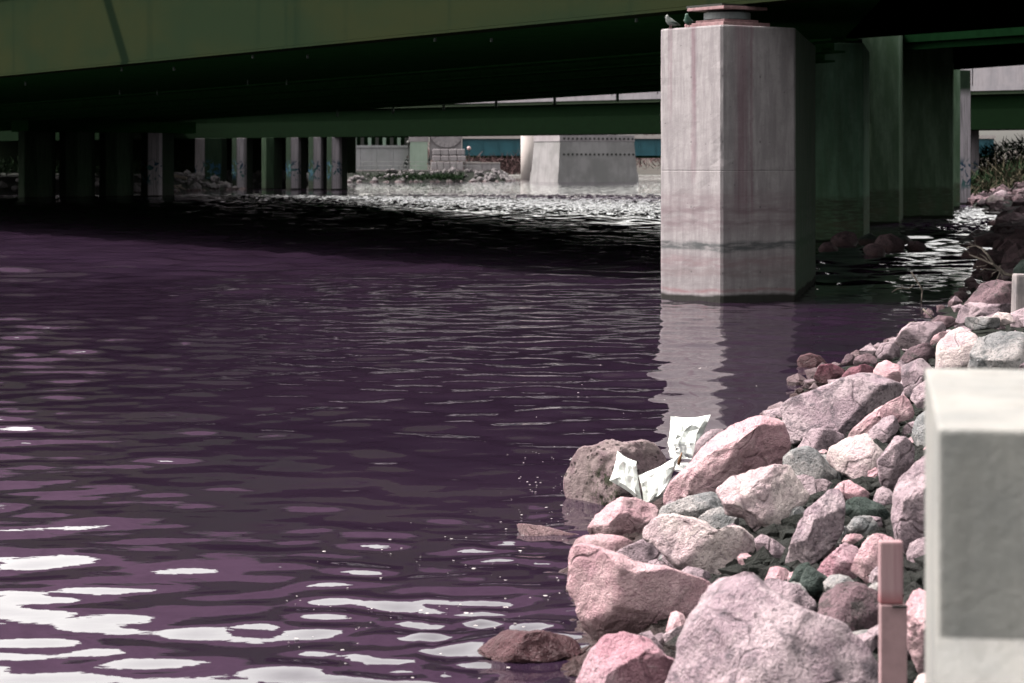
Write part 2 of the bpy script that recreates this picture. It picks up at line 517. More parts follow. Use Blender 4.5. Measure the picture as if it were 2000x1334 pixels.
M['rusty'] = paint('rust_bled_paint', (0.55, 0.32, 0.34), 0.7, 0.4, 14)
M['pot'] = paint('grey_bearing_rubber', (0.26, 0.29, 0.30), 0.6)
M['cloth'] = paint('dark_clothing', (0.02, 0.03, 0.025), 0.9)
M['globe'] = paint('globe_glass', (0.75, 0.52, 0.52), 0.3, 0.05)
M['hair'] = paint('dark_hair', (0.02, 0.015, 0.01), 0.8)
M['skin'] = paint('skin', (0.42, 0.26, 0.2), 0.6, 0.1)
M['soil'] = obj_concrete('dark_bank_soil', (0.022, 0.028, 0.020), (0.012, 0.017, 0.012), 3.0, 0.8)  # low green-black tone carries the shade among the rocks
M['path'] = obj_concrete('pale_path', (0.34, 0.30, 0.31), (0.28, 0.25, 0.26), 0.5)
M['bark'] = paint('bare_branch', (0.42, 0.36, 0.31), 0.85, 0.4, 30)
M['brush'] = paint('dry_brush', (0.10, 0.09, 0.06), 0.9, 0.5, 1.0, spec=0.03)
M['twig'] = paint('reddish_brush', (0.20, 0.115, 0.115), 0.9, 0.4, 1.0)
M['leaf'] = paint('green_leaf', (0.022, 0.048, 0.020), 0.9, 0.4, 2.0, spec=0.03)


def wood_mat():
    t = NT('pink_weathered_wood')
    v = t.coord('Object')
    g = t.noise(t.mapping(v, (60, 60, 3)), 1.0, 5, 0.6)
    n = t.noise(v, 9, 4, 0.6)
    z = t.sep(v)[2]
    c = t.mix(t.rng(g, 0.35, 0.65), (0.60, 0.40, 0.42), (0.50, 0.30, 0.33))
    c = t.mix(t.math('MULTIPLY', t.rng(n, 0.5, 0.7), 0.4), c, (0.62, 0.47, 0.45))
    st = t.rng(t.math('ADD', z, t.math('MULTIPLY', t.math('SUBTRACT', n, 0.5), 0.03)), 0.05, 0.0)
    return t.out(t.mix(t.math('MULTIPLY', st, 0.75), c, (0.38, 0.085, 0.10)), 0.8, t.bump(g, 0.4, 0.004), spec=0.2), t


M['wood_top'] = wood_mat()[0]
M['wood'] = paint('pink_board', (0.57, 0.37, 0.39), 0.8, 0.25, 12)


def foil_mat():
    t = NT('silver_foil')
    v = t.coord('Object')
    n = t.noise(v, 14, 2, 0.5, 1.2)
    n2 = t.voro(v, 17, 'DISTANCE_TO_EDGE')
    c = t.mix(t.rng(n, 0.4, 0.6), (0.80, 0.84, 0.79), (0.72, 0.76, 0.72))
    return t.out(c, 0.28, t.bump(n, 0.3, 0.01), metal=0.25, spec=0.5, k=0.52)


M['foil'] = foil_mat()


def water_mat():
    t = NT('river_water')
    p = t.pos()
    s = t.sep(p)
    c = t.noise(t.mapping(p, (0.8, 1.1, 1)), 9.0, 2, 0.5)
    mid = t.math('MULTIPLY', t.rng(s[1], 18, 40), t.rng(s[1], 90, 120, 1.0, 0.0))
    h = t.math('MULTIPLY', c, t.math('ADD', 0.0007, t.math('MULTIPLY', mid, 0.0015)))
    nb = t.bump(h, 1.0, 1.0)
    # wind-roughened reach between the bridges: facets tilt the normal directly
    side = t.math('ADD', t.math('MULTIPLY', t.math('SUBTRACT', s[0], 5.8), 0.915), t.math('MULTIPLY', t.math('SUBTRACT', s[1], 94.0), 0.403))
    far2 = t.math('MULTIPLY', t.rng(side, -1, 4), t.math('ADD', 0.4, t.rng(s[1], 150, 185, 0.6, 0.0)))
    dn = t.node('ShaderNodeTexNoise')
    t.put(dn.inputs['Vector'], t.mapping(p, (1.0, 0.4, 1)))
    dn.inputs['Scale'].default_value = 4.0
    dn.inputs['Detail'].default_value = 2
    sub = t.node('ShaderNodeVectorMath', operation='SUBTRACT')
    t.put(sub.inputs[0], dn.outputs['Color']); sub.inputs[1].default_value = (0.5, 0.5, 0.5)
    mul = t.node('ShaderNodeVectorMath', operation='MULTIPLY')
    t.put(mul.inputs[0], sub.outputs[0]); mul.inputs[1].default_value = (0.9, 0.9, 0.0)
    sc = t.node('ShaderNodeVectorMath', operation='SCALE')
    t.put(sc.inputs[0], mul.outputs[0]); t.put(sc.inputs['Scale'], far2)
    ad = t.node('ShaderNodeVectorMath', operation='ADD')
    t.put(ad.inputs[0], nb); t.put(ad.inputs[1], sc.outputs[0])
    # normals lean towards the camera by distance, steering which reflections show
    bias = t.node('ShaderNodeCombineXYZ')
    fr = t.math('MULTIPLY', t.rng(s[1], 40, 58), t.rng(s[1], 158, 180, 1.0, 0.0))
    t.put(bias.inputs[1], t.math('MULTIPLY', fr, t.math('ADD', -0.060, t.math('MULTIPLY', t.rng(side, -1, 4), -0.055))))
    ab = t.node('ShaderNodeVectorMath', operation='ADD')
    t.put(ab.inputs[0], ad.outputs[0]); t.put(ab.inputs[1], bias.outputs[0])
    nm = t.node('ShaderNodeVectorMath', operation='NORMALIZE')
    t.put(nm.inputs[0], ab.outputs[0])
    nb = nm.outputs[0]
    murk = t.mix(t.rng(t.noise(p, 0.35, 3), 0.35, 0.65), (0.115, 0.066, 0.130), (0.092, 0.052, 0.108))
    t.out(murk, 0.02, nb, spec=0.5, k=0.095)
    t.b.inputs['IOR'].default_value = 1.333
    return t.m


M['water'] = water_mat()
M['foam'] = paint('foam', (0.78, 0.74, 0.72), 0.6, 0.05)

# ------------------------------------------------------------------ setting: water and land
SH_Y = [-20, 0, 3, 7, 10.2, 11.4, 12.9, 14.4, 15.5, 16.2, 19.9, 21.5, 24.3, 27.9, 30.4, 36.9, 43, 49, 69, 90, 105, 121, 140, 200, 300]
SH_X = [-3.5, -1.5, -0.7, 0.05, 0.28, 0.34, 0.33, 0.5, 0.8, 1.1, 1.75, 2.4, 2.8, 4.0, 4.9, 6.5, 8.1, 9.5, 13.2, 18.4, 21.2, 23.2, 26, 38, 60]


def shore(y): return float(np.interp(y, SH_Y, SH_X))


def bank_h(x, y):
    o = x - shore(y)
    cap = float(np.interp(y, [0, 30, 60, 110, 160], [1.15, 1.15, 1.2, 2.6, 6.0]))
    sl = float(np.interp(y, [0, 20, 60, 120], [0.40, 0.34, 0.22, 0.30]))
    hh = sl * o if o < 0 else cap * (1 - math.exp(-sl * o / cap))
    return hh


def ray_bank(px, py):
    D = 4.0
    while D < 400:
        p = W(px, py, D)
        if p.z <= max(bank_h(p.x, p.y), 0.0):
            return D
        D *= 1.004
    return D


def build_water():
    ys = [7.0]
    while ys[-1] < 182:
        ys.append(ys[-1] + min(max(0.0042 * ys[-1], 0.05), 0.5))
    ys = np.array(ys)
    xs = np.concatenate([np.arange(-46, -26, 0.32), np.arange(-26, -4, 0.14), np.arange(-4, 7, 0.07), np.arange(7, 20, 0.14), np.arange(20, 32, 0.32)])
    X, Y = np.meshgrid(xs, ys)
    rn = np.random.RandomState(11)

    def spec(l0, l1, n, spread, slope, mean=1.45):
        out = np.zeros_like(X)
        for k in range(n):
            lam = math.exp(rn.uniform(math.log(l0), math.log(l1)))
            th = mean + rn.normal(0, spread)
            kk = 2 * math.pi / lam
            out += np.cos(kk * (X * math.cos(th) + Y * math.sin(th)) + rn.uniform(0, 6.28)) * (slope * math.sqrt(2.0 / n) / kk)
        return out

    def ss(v, a, b): 
        t = np.clip((v - a) / (b - a), 0, 1)
        return t * t * (3 - 2 * t)
    calm = spec(0.26, 1.7, 56, 1.35, 1.0)
    mid = spec(0.5, 1.2, 30, 0.8, 1.0)
    rip = spec(0.30, 0.6, 22, 0.8, 1.0)
    riff = spec(0.9, 2.4, 26, 0.8, 1.0)
    gust = 0.75 + 0.5 * np.sin(X * 0.55 + Y * 0.21 + 1.0) * np.sin(Y * 0.33 - X * 0.17)
    side = 0.915 * (X - 5.8) + 0.403 * (Y - 94.0)      # beyond the far edge of the near bridge
    a_calm = 0.029 * (1 - 0.2 * ss(Y, 15, 24))
    a_mid = 0.056 * ss(Y, 14, 26) * (1 - ss(Y, 42, 55)) * gust
    near_rock = np.exp(-((X + 0.25) / 1.3) ** 2 - ((Y - 11.8) / 2.8) ** 2)
    a_rip = 0.004 + 0.055 * near_rock + 0.02 * ss(Y, 15, 30) * (1 - ss(Y, 40, 50))
    a_riff = 0.085 * ss(Y, 36, 52) * (1 - 0.6 * ss(Y, 150, 172)) + 0.01 * ss(side, -1, 4) + 0.03 * np.exp(-((X - 13.5) / 4) ** 2 - ((Y - 66) / 18) ** 2)
    swirl = spec(0.17, 0.40, 40, 1.2, 1.0)
    a_sw = 0.15 * np.exp(-((X + 0.1) / 0.6) ** 2 - ((Y - 11.0) / 1.2) ** 2) + 0.12 * np.exp(-((X - 0.2) / 0.5) ** 2 - ((Y - 14.2) / 1.2) ** 2)
    Z = swirl * a_sw + calm * a_calm + mid * a_mid + rip * a_rip + riff * a_riff
    # bow waves round the rock that lies awash
    d = np.hypot(X - 0.14, (Y - 10.95) * 0.8)
    Z += 0.0035 * np.sin(d * 34) * np.exp(-((d - 0.45) / 0.35) ** 2)
    edge = ss(X, -46, -42) * (1 - ss(X, 28, 31.5)) * ss(Y, 7, 7.6) * (1 - ss(Y, 172, 181.5))
    Z *= edge
    n, m = X.shape
    V = np.stack([X.ravel(), Y.ravel(), Z.ravel()], 1)
    idx = np.arange(n * m).reshape(n, m)
    Q = np.stack([idx[:-1, :-1], idx[:-1, 1:], idx[1:, 1:], idx[1:, :-1]], -1).reshape(-1, 4)
    x0, x1, y0, y1 = xs[0], xs[-1], ys[0], ys[-1]
    o = n * m
    B = 2500.0
    ext = [(-B, -60, 0), (B, -60, 0), (B, y0, 0), (-B, y0, 0), (x0, y0, 0), (x1, y0, 0), (x0, y1, 0), (x1, y1, 0), (-B, y1, 0), (B, y1, 0), (-B, B, 0), (B, B, 0)]
    V = np.vstack([V, np.array(ext)])
    e = [(o, o + 1, o + 2, o + 3), (o + 3, o + 4, o + 6, o + 8), (o + 5, o + 2, o + 9, o + 7), (o + 8, o + 9, o + 11, o + 10)]
    Q = np.vstack([Q, np.array(e)])
    me = bpy.data.meshes.new('river_water')
    me.vertices.add(len(V))
    me.vertices.foreach_set('co', V.astype(np.float32).ravel())
    me.loops.add(Q.size)
    me.loops.foreach_set('vertex_index', Q.astype(np.int32).ravel())
    me.polygons.add(len(Q))
    me.polygons.foreach_set('loop_start', np.arange(0, Q.size, 4, dtype=np.int32))
    me.polygons.foreach_set('loop_total', np.full(len(Q), 4, dtype=np.int32))
    me.polygons.foreach_set('use_smooth', np.ones(len(Q), dtype=bool))
    me.update(calc_edges=True)
    me.validate()
    tag(link('river_water', me, M['water']), 'dark rippled river water under the bridges', kind='structure')


build_water()


def build_bank():
    ys = list(np.concatenate([np.arange(-6, 60, 0.5), np.arange(60, 310, 4)]))
    os_ = [-3, -1.5, -0.7, -0.3] + list(np.arange(0, 8, 0.3)) + list(np.arange(8, 60, 4)) + [120]
    vs, fs = [], []
    for y in ys:
        for o in os_:
            x = shore(y) + o
            n = noise.fractal(Vector((x * 0.9, y * 0.9, 3)), 0.9, 2, 4) * 0.10 * (1 if y < 60 else 4)
            z = bank_h(x, y) - 0.07 + (n if o > -0.5 else 0)
            vs.append((x, y, z))
    n = len(os_)
    for i in range(len(ys) - 1):
        for j in range(n - 1):
            fs.append((i * n + j, i * n + j + 1, (i + 1) * n + j + 1, (i + 1) * n + j))
    me = bpy.data.meshes.new('bank')
    me.from_pydata(vs, [], fs)
    tag(link('bank', me, M['soil']), 'dark earth bank under the rocks', kind='structure')


build_bank()

# left bank with path, far ground
lb = [(-300, 120), (-60, 126), (-27, 178), (-18, 226), (-20.5, 262), (-20, 284), (0.6, 300), (1.4, 322), (-12, 345), (-120, 420), (-400, 420)]
lt = [(-300, 128), (-62, 136), (-31, 188), (-24, 230), (-24, 268), (-22.5, 292), (-2.5, 305), (-1.8, 318), (-14, 340), (-120, 412), (-400, 412)]
tag(MB().prism(lb, -1.0, 1.25, lt).build('far_bank', M['soil']), 'dark left river bank behind the bridge piers', kind='structure')
tag(MB().prism([(-23, 297), (-3, 306), (-4, 316), (-60, 330), (-60, 296)], 1.256, 1.40).build('footpath', M['path']), 'pale riverside path where the cyclist rides', kind='structure')


def hill(name, x0, x1, y0, y1, hmax, mat, label, nx=60, ny=14, seed=0):
    vs, fs = [], []
    for j in range(ny + 1):
        for i in range(nx + 1):
            x = x0 + (x1 - x0) * i / nx
            f = j / ny
            y = y0 + (y1 - y0) * f
            z = -0.6 + (hmax + 0.6) * (1 - (1 - f) ** 1.6) + noise.fractal(Vector((x * .03, y * .03, seed)), 0.9, 2, 4) * 2.0 * min(1, f * 3)
            vs.append((x, y, z))
    for j in range(ny):
        for i in range(nx):
            a = j * (nx + 1) + i
            fs.append((a, a + 1, a + nx + 2, a + nx + 1))
    me = bpy.data.meshes.new(name)
    me.from_pydata(vs, [], fs)
    return tag(link(name, me, mat), label, kind='structure')


M['far_ground'] = obj_concrete('brown_grass_ground', (0.085, 0.07, 0.062), (0.055, 0.055, 0.042), 0.15, 0.5)
hill('terrain', -500, 700, 455, 900, 7, M['far_ground'], 'brown far bank beyond the bridges')


# ------------------------------------------------------------------ piers
def hexa(nose, bearing, width, length, blunt=1.0):
    b = R(bearing)
    u = Vector((math.sin(b), math.cos(b)))
    v = Vector((math.cos(b), -math.sin(b)))
    n = Vector(nose)
    h = width / 2
    k = h * blunt
    return [n, n + u * k + v * h, n + u * (length - k) + v * h, n + u * length, n + u * (length - k) - v * h, n + u * k - v * h]


def pier_mesh(poly, zs, start_shift, bevel=0.035, wide=None, chips=()):
    """wall pier: stacked rings at heights zs [(z, inset)], UV = perimeter metres / height"""
    n = len(poly)
    # ring with bevelled corners
    ring, uu = [], []
    per = 0.0
    cx = sum(p[0] for p in poly) / n
    cy = sum(p[1] for p in poly) / n
    L = [(Vector(poly[(i + 1) % n]) - Vector(poly[i])).length for i in range(n)]
    cum = [0.0]
    for q in L: cum.append(cum[-1] + q)
    for i in range(n):
        p, a, c = Vector(poly[i]), Vector(poly[i - 1]), Vector(poly[(i + 1) % n])
        seg = max(1, int(L[i] / 0.25)) if L[i] < 4 else 8
        ring.append(p + (a - p).normalized() * bevel); uu.append(cum[i] - bevel)
        ring.append(p + (c - p).normalized() * bevel); uu.append(cum[i] + bevel)
        for k in range(1, seg):
            f = bevel / L[i] + (1 - 2 * bevel / L[i]) * k / seg
            ring.append(p + (c - p) * f); uu.append(cum[i] + L[i] * f)
    m = len(ring)
    vs, uvs, fs = [], [], []
    for (z, ins) in zs:
        for k, p in enumerate(ring):
            d = Vector((cx, cy)) - p
            # inset towards the long axis only a little
            q = p + d.normalized() * (ins + (0.011 * noise.fractal(Vector((p.x * 2.5, p.y * 2.5, z * 2.5)), 0.8, 2.2, 3) if len(zs) > 25 else 0))
            dz = 0.0
            for (ui, zi, r, dep) in chips:
                du = abs(((uu[k] - ui) + cum[-1] / 2) % cum[-1] - cum[-1] / 2)
                w_ = math.hypot(du * 1.0, (z - zi) * 0.6)
                if w_ < r: q = q + d.normalized() * dep * (1 - w_ / r)
            vs.append((q.x, q.y, z))
            uvs.append((uu[k], z))
    rows = len(zs)
    fuv = []
    for i in range(rows - 1):
        for k in range(m):
            k2 = (k + 1) % m
            fs.append((i * m + k, i * m + k2, (i + 1) * m + k2, (i + 1) * m + k))
            a, b = uu[k], uu[k2] if k2 else uu[0] + cum[-1]
            fuv += [(a, zs[i][0]), (b, zs[i][0]), (b, zs[i + 1][0]), (a, zs[i + 1][0])]
    fs.append(tuple((rows - 1) * m + k for k in range(m)))
    fuv += [(vs[(rows - 1) * m + k][0], zs[-1][0]) for k in range(m)]
    me = bpy.data.meshes.new('pier_body')
    me.from_pydata(vs, [], fs)
    uvl = me.uv_layers.new(name='UVMap')
    # positive u to the right of the nose, negative to the left of it
    P = cum[-1]
    k = 0
    for poly_ in me.polygons:
        us = [fuv[k + j][0] for j in range(poly_.loop_total)]
        mean = sum(us) / len(us)
        sh = -P if mean > P * 0.5 else 0.0
        for j in range(poly_.loop_total):
            uvl.data[poly_.loop_start + j].uv = (fuv[k + j][0] + sh, fuv[k + j][1])
        k += poly_.loop_total
    me.update()
    return me


def pier(label, nose, bearing, width, length, ztop, mat, group='concrete bridge piers', blunt=1.0, joints=(), chips=(), fine=False, zb=-1.2):
    zs = [(zb, 0)]
    g = 0.012
    cuts = sorted(joints)
    zz = zb
    step = 0.12 if fine else 1.0
    marks = list(np.arange(zb + step, ztop - 0.06, step))
    for j in cuts:
        marks = [q for q in marks if abs(q - j) > 0.05]
    allz = sorted([(q, 0) for q in marks] + [(j - g, 0) for j in cuts] + [(j - g * 0.4, 0.006) for j in cuts] + [(j + g * 0.4, 0.006) for j in cuts] + [(j + g, 0) for j in cuts])
    zs += allz + [(ztop - 0.03, 0), (ztop - 0.008, 0.012), (ztop, 0.035)]
    me = pier_mesh(hexa(nose, bearing, width, length, blunt), zs, 0, chips=chips)
    o = link('bridge_pier', me, mat)
    return tag(o, label, 'bridge pier', group)


# pier A: the big near pier with the nose towards us
NA = (3.31, 38.0)
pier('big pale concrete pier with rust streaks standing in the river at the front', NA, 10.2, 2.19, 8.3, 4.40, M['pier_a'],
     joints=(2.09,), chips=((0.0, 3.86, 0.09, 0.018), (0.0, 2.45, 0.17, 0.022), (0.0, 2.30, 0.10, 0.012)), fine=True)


def seen(px, py): return W(px, HZ, 1.0), py


# pier B and C and the row behind them
pier('short dark green pier standing just behind the big pale pier', ((1637 - 1000) / F * 66.6, 66.6), 10.2, 1.38, 5.6, 5.55, M['pier_b'], joints=(2.0,), blunt=0.15)
pier('tall green tinted pier whose top is hidden by the black deck', ((1703 - 1000) / F * 86.5, 86.5), 10.2, 1.95, 8.0, 7.3, M['pier_g'], joints=(3.4,), blunt=0.12)
for i, (px, D, lab) in enumerate(((1800, 97, 'first thin dark pier edge behind the tall green pier'),
                                  (1827, 107, 'second thin dark pier edge behind the tall green pier'),
                                  (1843, 117, 'third thin dark pier edge behind the tall green pier'))):
    pier(lab, ((px - 1000) / F * D, D), 10.2, 2.5 if i == 0 else 1.6, 5.0, 6.9, M['pier_g'], blunt=0.3 if i == 0 else 1.0)
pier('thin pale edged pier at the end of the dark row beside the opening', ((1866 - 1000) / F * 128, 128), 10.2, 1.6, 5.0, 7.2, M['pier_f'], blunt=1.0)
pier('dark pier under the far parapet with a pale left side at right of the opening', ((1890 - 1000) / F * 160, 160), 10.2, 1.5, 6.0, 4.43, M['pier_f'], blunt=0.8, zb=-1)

# left row, two groups
LP = [(48, 150, 2.0, 'leftmost dark pier of the far row by the left picture edge'), (128, 153, 2.1, 'second dark pier from the left picture edge in the far row'),
      (206, 156, 2.0, 'third dark pier of the far row beside the small globe lamp'), (288, 159, 1.9, 'dark pier with pale blue tagged edge left of the wide gap')]
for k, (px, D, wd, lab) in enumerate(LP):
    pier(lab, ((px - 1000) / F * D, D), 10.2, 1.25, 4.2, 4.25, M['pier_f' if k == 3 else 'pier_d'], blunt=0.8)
LQ = [(400, 209, 3.2, 'pale faced pier with teal tags right of the wide gap'), (462, 208, 2.2, 'dark pier just right of the pale tagged pier'),
      (520, 206, 2.1, 'dark pier third from the right end of the far row'), (568, 204, 1.9, 'dark pier second from the right end of the far row'),
      (612, 202, 1.9, 'dark pier next to the pale edged end pier of the far row'), (648, 201, 1.6, 'pale edged end pier beside the grey riverside wall')]
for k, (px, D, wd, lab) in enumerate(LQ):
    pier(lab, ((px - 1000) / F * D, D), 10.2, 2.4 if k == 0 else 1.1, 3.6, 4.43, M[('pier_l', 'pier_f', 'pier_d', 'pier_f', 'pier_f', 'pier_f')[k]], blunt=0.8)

# far round column and massive battered pier
cx, cD = (1031 - 1000) / F * 345, 345
me = None
mb = MB().lathe([(1.02, -1), (1.02, 6.3)], 0, 0, 28)
oc = mb.build('round_column', M['colm'], None, True, origin=None)
oc.location = (cx, cD, 0)
tag(oc, 'pale round column beside the massive battered pier', 'bridge column')


def battered_pier():
    root = empty('masonry_pier', (0, 0, 0))
    tag(root, 'massive battered grey pier with rows of dark bolts in the far river', 'bridge pier')
    D = 290.0
    n = Vector(((1093 - 1000) / F * D, D))
    l = Vector(((1042 - 1000) / F * (D + 6), D + 6))
    r = Vector(((1240 - 1000) / F * (D + 4), D + 4))
    bk = l + (r - n)
    top = [n, r, bk, l]
    c = sum(top, Vector((0, 0))) / 4
    rings = []
    for z, s in ((-1.0, 1.10), (0.75, 1.045), (0.8, 1.0)):
        rings.append((z, s))
    poly = lambda s: [tuple(c + (p - c) * s) for p in top]
    MB().prism(poly(1.10), -1.0, 1.15, poly(1.055)).build('base', M['pier_m_o'], root)
    MB().prism(poly(1.045), 1.15, 4.9, poly(0.985)).build('shaft', M['pier_m_o'], root)
    MB().prism(poly(1.0), 4.9, 5.72, poly(0.995)).build('cap', M['masonry'], root, bevel=0.05)
    k = 0
    for z in (5.25, 3.35):
        for f in np.linspace(0.06, 0.97, 17):
            s = 0.998 if z > 4.9 else 1.012
            p = c + (n + (r - n) * f - c) * s
            me_ = bolt_me
            b = link('bolt', me_, None, root, (p.x, p.y - 0.02, z))
    for f in (0.30, 0.5, 0.68, 0.86):
        p = n + (r - n) * f + (l - n) * 0.5
        MB().box(0, 0, 0.45, 1.1, 2.5, 0.9).build('bearing_block', M['dark_metal'], root, origin=None).location = (p.x, p.y - 2.2, 5.722)
    return root


M['pier_m_o'] = obj_concrete('old_grey_concrete', (0.46, 0.45, 0.46), (0.33, 0.33, 0.33), 0.35)
bolt_me = MB().box(0, 0, 0, 0.22, 0.12, 0.22).build('bolt', M['dark_metal'])
_b = bolt_me
bolt_me = _b.data
bpy.data.objects.remove(_b)
battered_pier()


# ------------------------------------------------------------------ bridges
def lerp(a, b, t): return (a[0] + (b[0] - a[0]) * t, a[1] + (b[1] - a[1]) * t)


def offs(a, b, w0, w1):
    """strip polygon beside line a->b between normal offsets w0,w1 (normal to the right of a->b)"""
    d = Vector((b[0] - a[0], b[1] - a[1])).normalized()
    n = Vector((d.y, -d.x))
    return [(a[0] + n.x * w0, a[1] + n.y * w0), (a[0] + n.x * w1, a[1] + n.y * w1), (b[0] + n.x * w1, b[1] + n.y * w1), (b[0] + n.x * w0, b[1] + n.y * w0)]


b1 = empty('river_bridge', (4, 40, 0))
b1.location = (0, 0, 0)
tag(b1, 'near green girder bridge crossing the top of the picture', 'bridge')
NR, NL = (5.65, 35.6), (-46.0, 123.6)
FR, FL = (10.2, 84.0), (-49.0, 219.0)
Z0, Z1 = 4.77, 5.05


def line_at(t): return lerp(NR, FR, t), lerp(NL, FL, t), Z0 + (Z1 - Z0) * t


# near box girder: outer web, soffit, inner web
a, b, z = line_at(0.0)
a2, b2, z2 = line_at(0.34)
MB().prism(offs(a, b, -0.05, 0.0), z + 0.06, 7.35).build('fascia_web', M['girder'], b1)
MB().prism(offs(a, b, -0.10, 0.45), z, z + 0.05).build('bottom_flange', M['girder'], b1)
MB().prism([lerp(a, a2, 0.04), a2, b2, lerp(b, b2, 0.04)], [z + 0.062, z2 + .062, z2 + .062, z + .062], [z + .3, z2 + .3, z2 + .3, z + .3]).build('soffit_panel', M['under'], b1)
for t in (0.34, 0.47, 0.60, 0.71, 0.83, 0.93, 1.0):
    a, b, z = line_at(t)
    MB().prism(offs(a, b, -0.03, 0.03), z + 0.05, 7.35).build('girder_web', M['under'], b1)
    MB().prism(offs(a, b, -0.35, 0.35), z, z + 0.05).build('girder_flange', M['under'], b1)
a, b, z = line_at(0)
a2, b2, z2 = line_at(1)
o1 = offs(a, b, -0.25, 0)
MB().prism([o1[0], a2, b2, o1[3]], 7.35, 7.75).build('deck_slab', M['deck'], b1)
MB().prism(offs(a, b, -0.25, 0.1), 7.75, 11.3).build('reflection_wall', M['reflection_mauve'], b1)  # unseen wall added; height and mauve set for the water reflections
MB().prism(offs(a2, b2, -0.3, 0.0), 7.75, 8.8).build('parapet', M['parapet'], b1)
ra = [lerp(a2, b2, 0.03)] + offs(lerp(a2, b2, 0.10), b2, 15.0, 16.0)[0:1] + offs(lerp(a2, b2, 0.10), b2, 15.0, 16.0)[3:4] + [b2]
MB().prism(ra, 7.352, 7.752).build('sky_blocker_slab', M['black_steel'], b1)  # hidden slab added to close the sky gap mirrored in the water
# cross frames between the girders
for k in range(7):
    f = 0.08 + 0.12 * k
    pa = lerp(line_at(0.36)[0], line_at(0.36)[1], f)
    pb = lerp(line_at(1.0)[0], line_at(1.0)[1], f)
    MB().prism(offs(pa, pb, -0.1, 0.1), 5.9, 7.0).build('cross_frame', M['under'], b1)
# drain pipes under the near deck and under the far edge
pipe_me = None


def pipe_at(px, py, D, ln, r=0.035):
    p = W(px, py, D)
    mb = MB().tube([(0, 0, ln), (0, 0, ln * 0.3), (0, 0, 0)], [r, r, r * 1.1], 10)
    o = mb.build('drain_pipe', M['pipe'], b1, True)
    o.location = p
    return o


def soffit_D(py, z): return F * (z - H) / (HZ - py)


for (px, py) in ((238, 136), (340, 135), (494, 111), (601, 111), (850, 78), (960, 79), (1243, 40), (484, 163), (560, 163), (234, 182), (307, 183), (50, 164)):
    zz = 4.83
    D = soffit_D(py - 3, zz)
    pipe_at(px, py + 3, D * (1.0), 0.17, 0.028)
a, b, z = line_at(1.0)
for px in (768, 867, 969, 1083, 1205, 660):
    k = (px - 1000) / F
    # intersection of the view ray with the far girder line
    dx, dy = b[0] - a[0], b[1] - a[1]
    s = (k * a[1] - a[0]) / (dx - k * dy)
    D = a[1] + s * dy
    o = pipe_at(px, 0, D, 0.34, 0.06)
    o.location.z = 4.72
    o.location.y -= 0.45

# bent line: cap beam carrying the left far piers
capb = MB().prism(offs((-31.5, 154.0), (-22.0, 163.0), -1.0, 1.0), 4.25, 5.0)
tag(capb.build('pier_cap_beam', M['under']), 'dark cap beam lying across the far left piers', 'bridge beam')

# right approach spans
b2_ = empty('approach_bridge', (0, 0, 0))
tag(b2_, 'black approach deck filling the upper right above the piers', 'bridge')
pr = [(5.95, 35.2), (40, -20), (60, 30), (28, 59.7), (12.9, 85.4), (10.75, 88.9)]
MB().prism(pr, 7.25, 7.7).build('deck_slab', M['black_steel'], b2_)
for t in (0.0, 0.17, 0.34, 0.5, 0.66, 0.83, 1.0):
    a = lerp((5.95, 35.6), (11.0, 88.4), t)
    b = lerp((36, -16), (28, 59.7), t)
    MB().prism(offs(a, b, -0.2, 0.2), 6.7, 7.25).build('girder', M['black_steel'], b2_)
b3 = empty('second_approach_bridge', (0, 0, 0))
b3.name = 'approach_bridge'
tag(b3, 'dark deck behind the tall green pier in front of the pale parapet', 'bridge')
pr = [(13.0, 97), (34, 62), (60, 62), (30, 87.5), (20.6, 113), (19.6, 116), (13.6, 128)]
MB().prism(pr, 6.9, 7.7).build('deck_slab', M['black_steel'], b3)
for t in (0.0, 0.33, 0.66, 1.0):
    a = lerp((13.2, 97.2), (19.2, 117), t)
    b = lerp((34.5, 62.5), (30, 87.8), t)
    MB().prism(offs(a, b, -0.2, 0.2), 6.62, 6.9).build('girder', M['black_steel'], b3)

# second river bridge (far), parapet panels and dark girder
b4 = empty('far_bridge', (0, 0, 0))
tag(b4, 'far dark girder bridge with pale concrete parapet behind the piers', 'bridge')
A2, B2 = (43.0, 144.5), (-67.0, 251.5)
MB().prism(offs(A2, B2, 0.35, 0.95), 4.50, 6.72).build('girder', M['far_steel'], b4)
MB().prism(offs(A2, B2, 0.2, 1.1), 4.44, 4.495).build('girder_flange', M['far_steel'], b4)
for k in range(1, 4):
    MB().prism(offs(A2, B2, 0.35 + 3.2 * k, 0.9 + 3.2 * k), 4.53, 6.72).build('girder', M['far_steel'], b4)
MB().prism(offs(A2, B2, 0.0, 42), 6.72, 7.1).build('deck_slab', M['deck'], b4)  # widened out of sight so its underside darkens the water reflections
MB().prism(offs(A2, B2, -0.06, 0.25), 6.95, 7.27).build('edge_beam', M['parapet'], b4)
np_ = 34
for k in range(np_):
    a = lerp(A2, B2, k / np_ + 0.0003)
    b = lerp(A2, B2, (k + 1) / np_ - 0.0003)
    MB().prism(offs(a, b, 0.0, 0.22), 7.272, 8.75).build('parapet_panel', M['parapet'], b4)
    if a[0] < 18: MB().prism(offs(a, b, 0.05, 0.17), 8.752, 12.0).build('sky_blocker', M['far_steel'], b4)  # unseen panels added to keep sky out of the water reflections

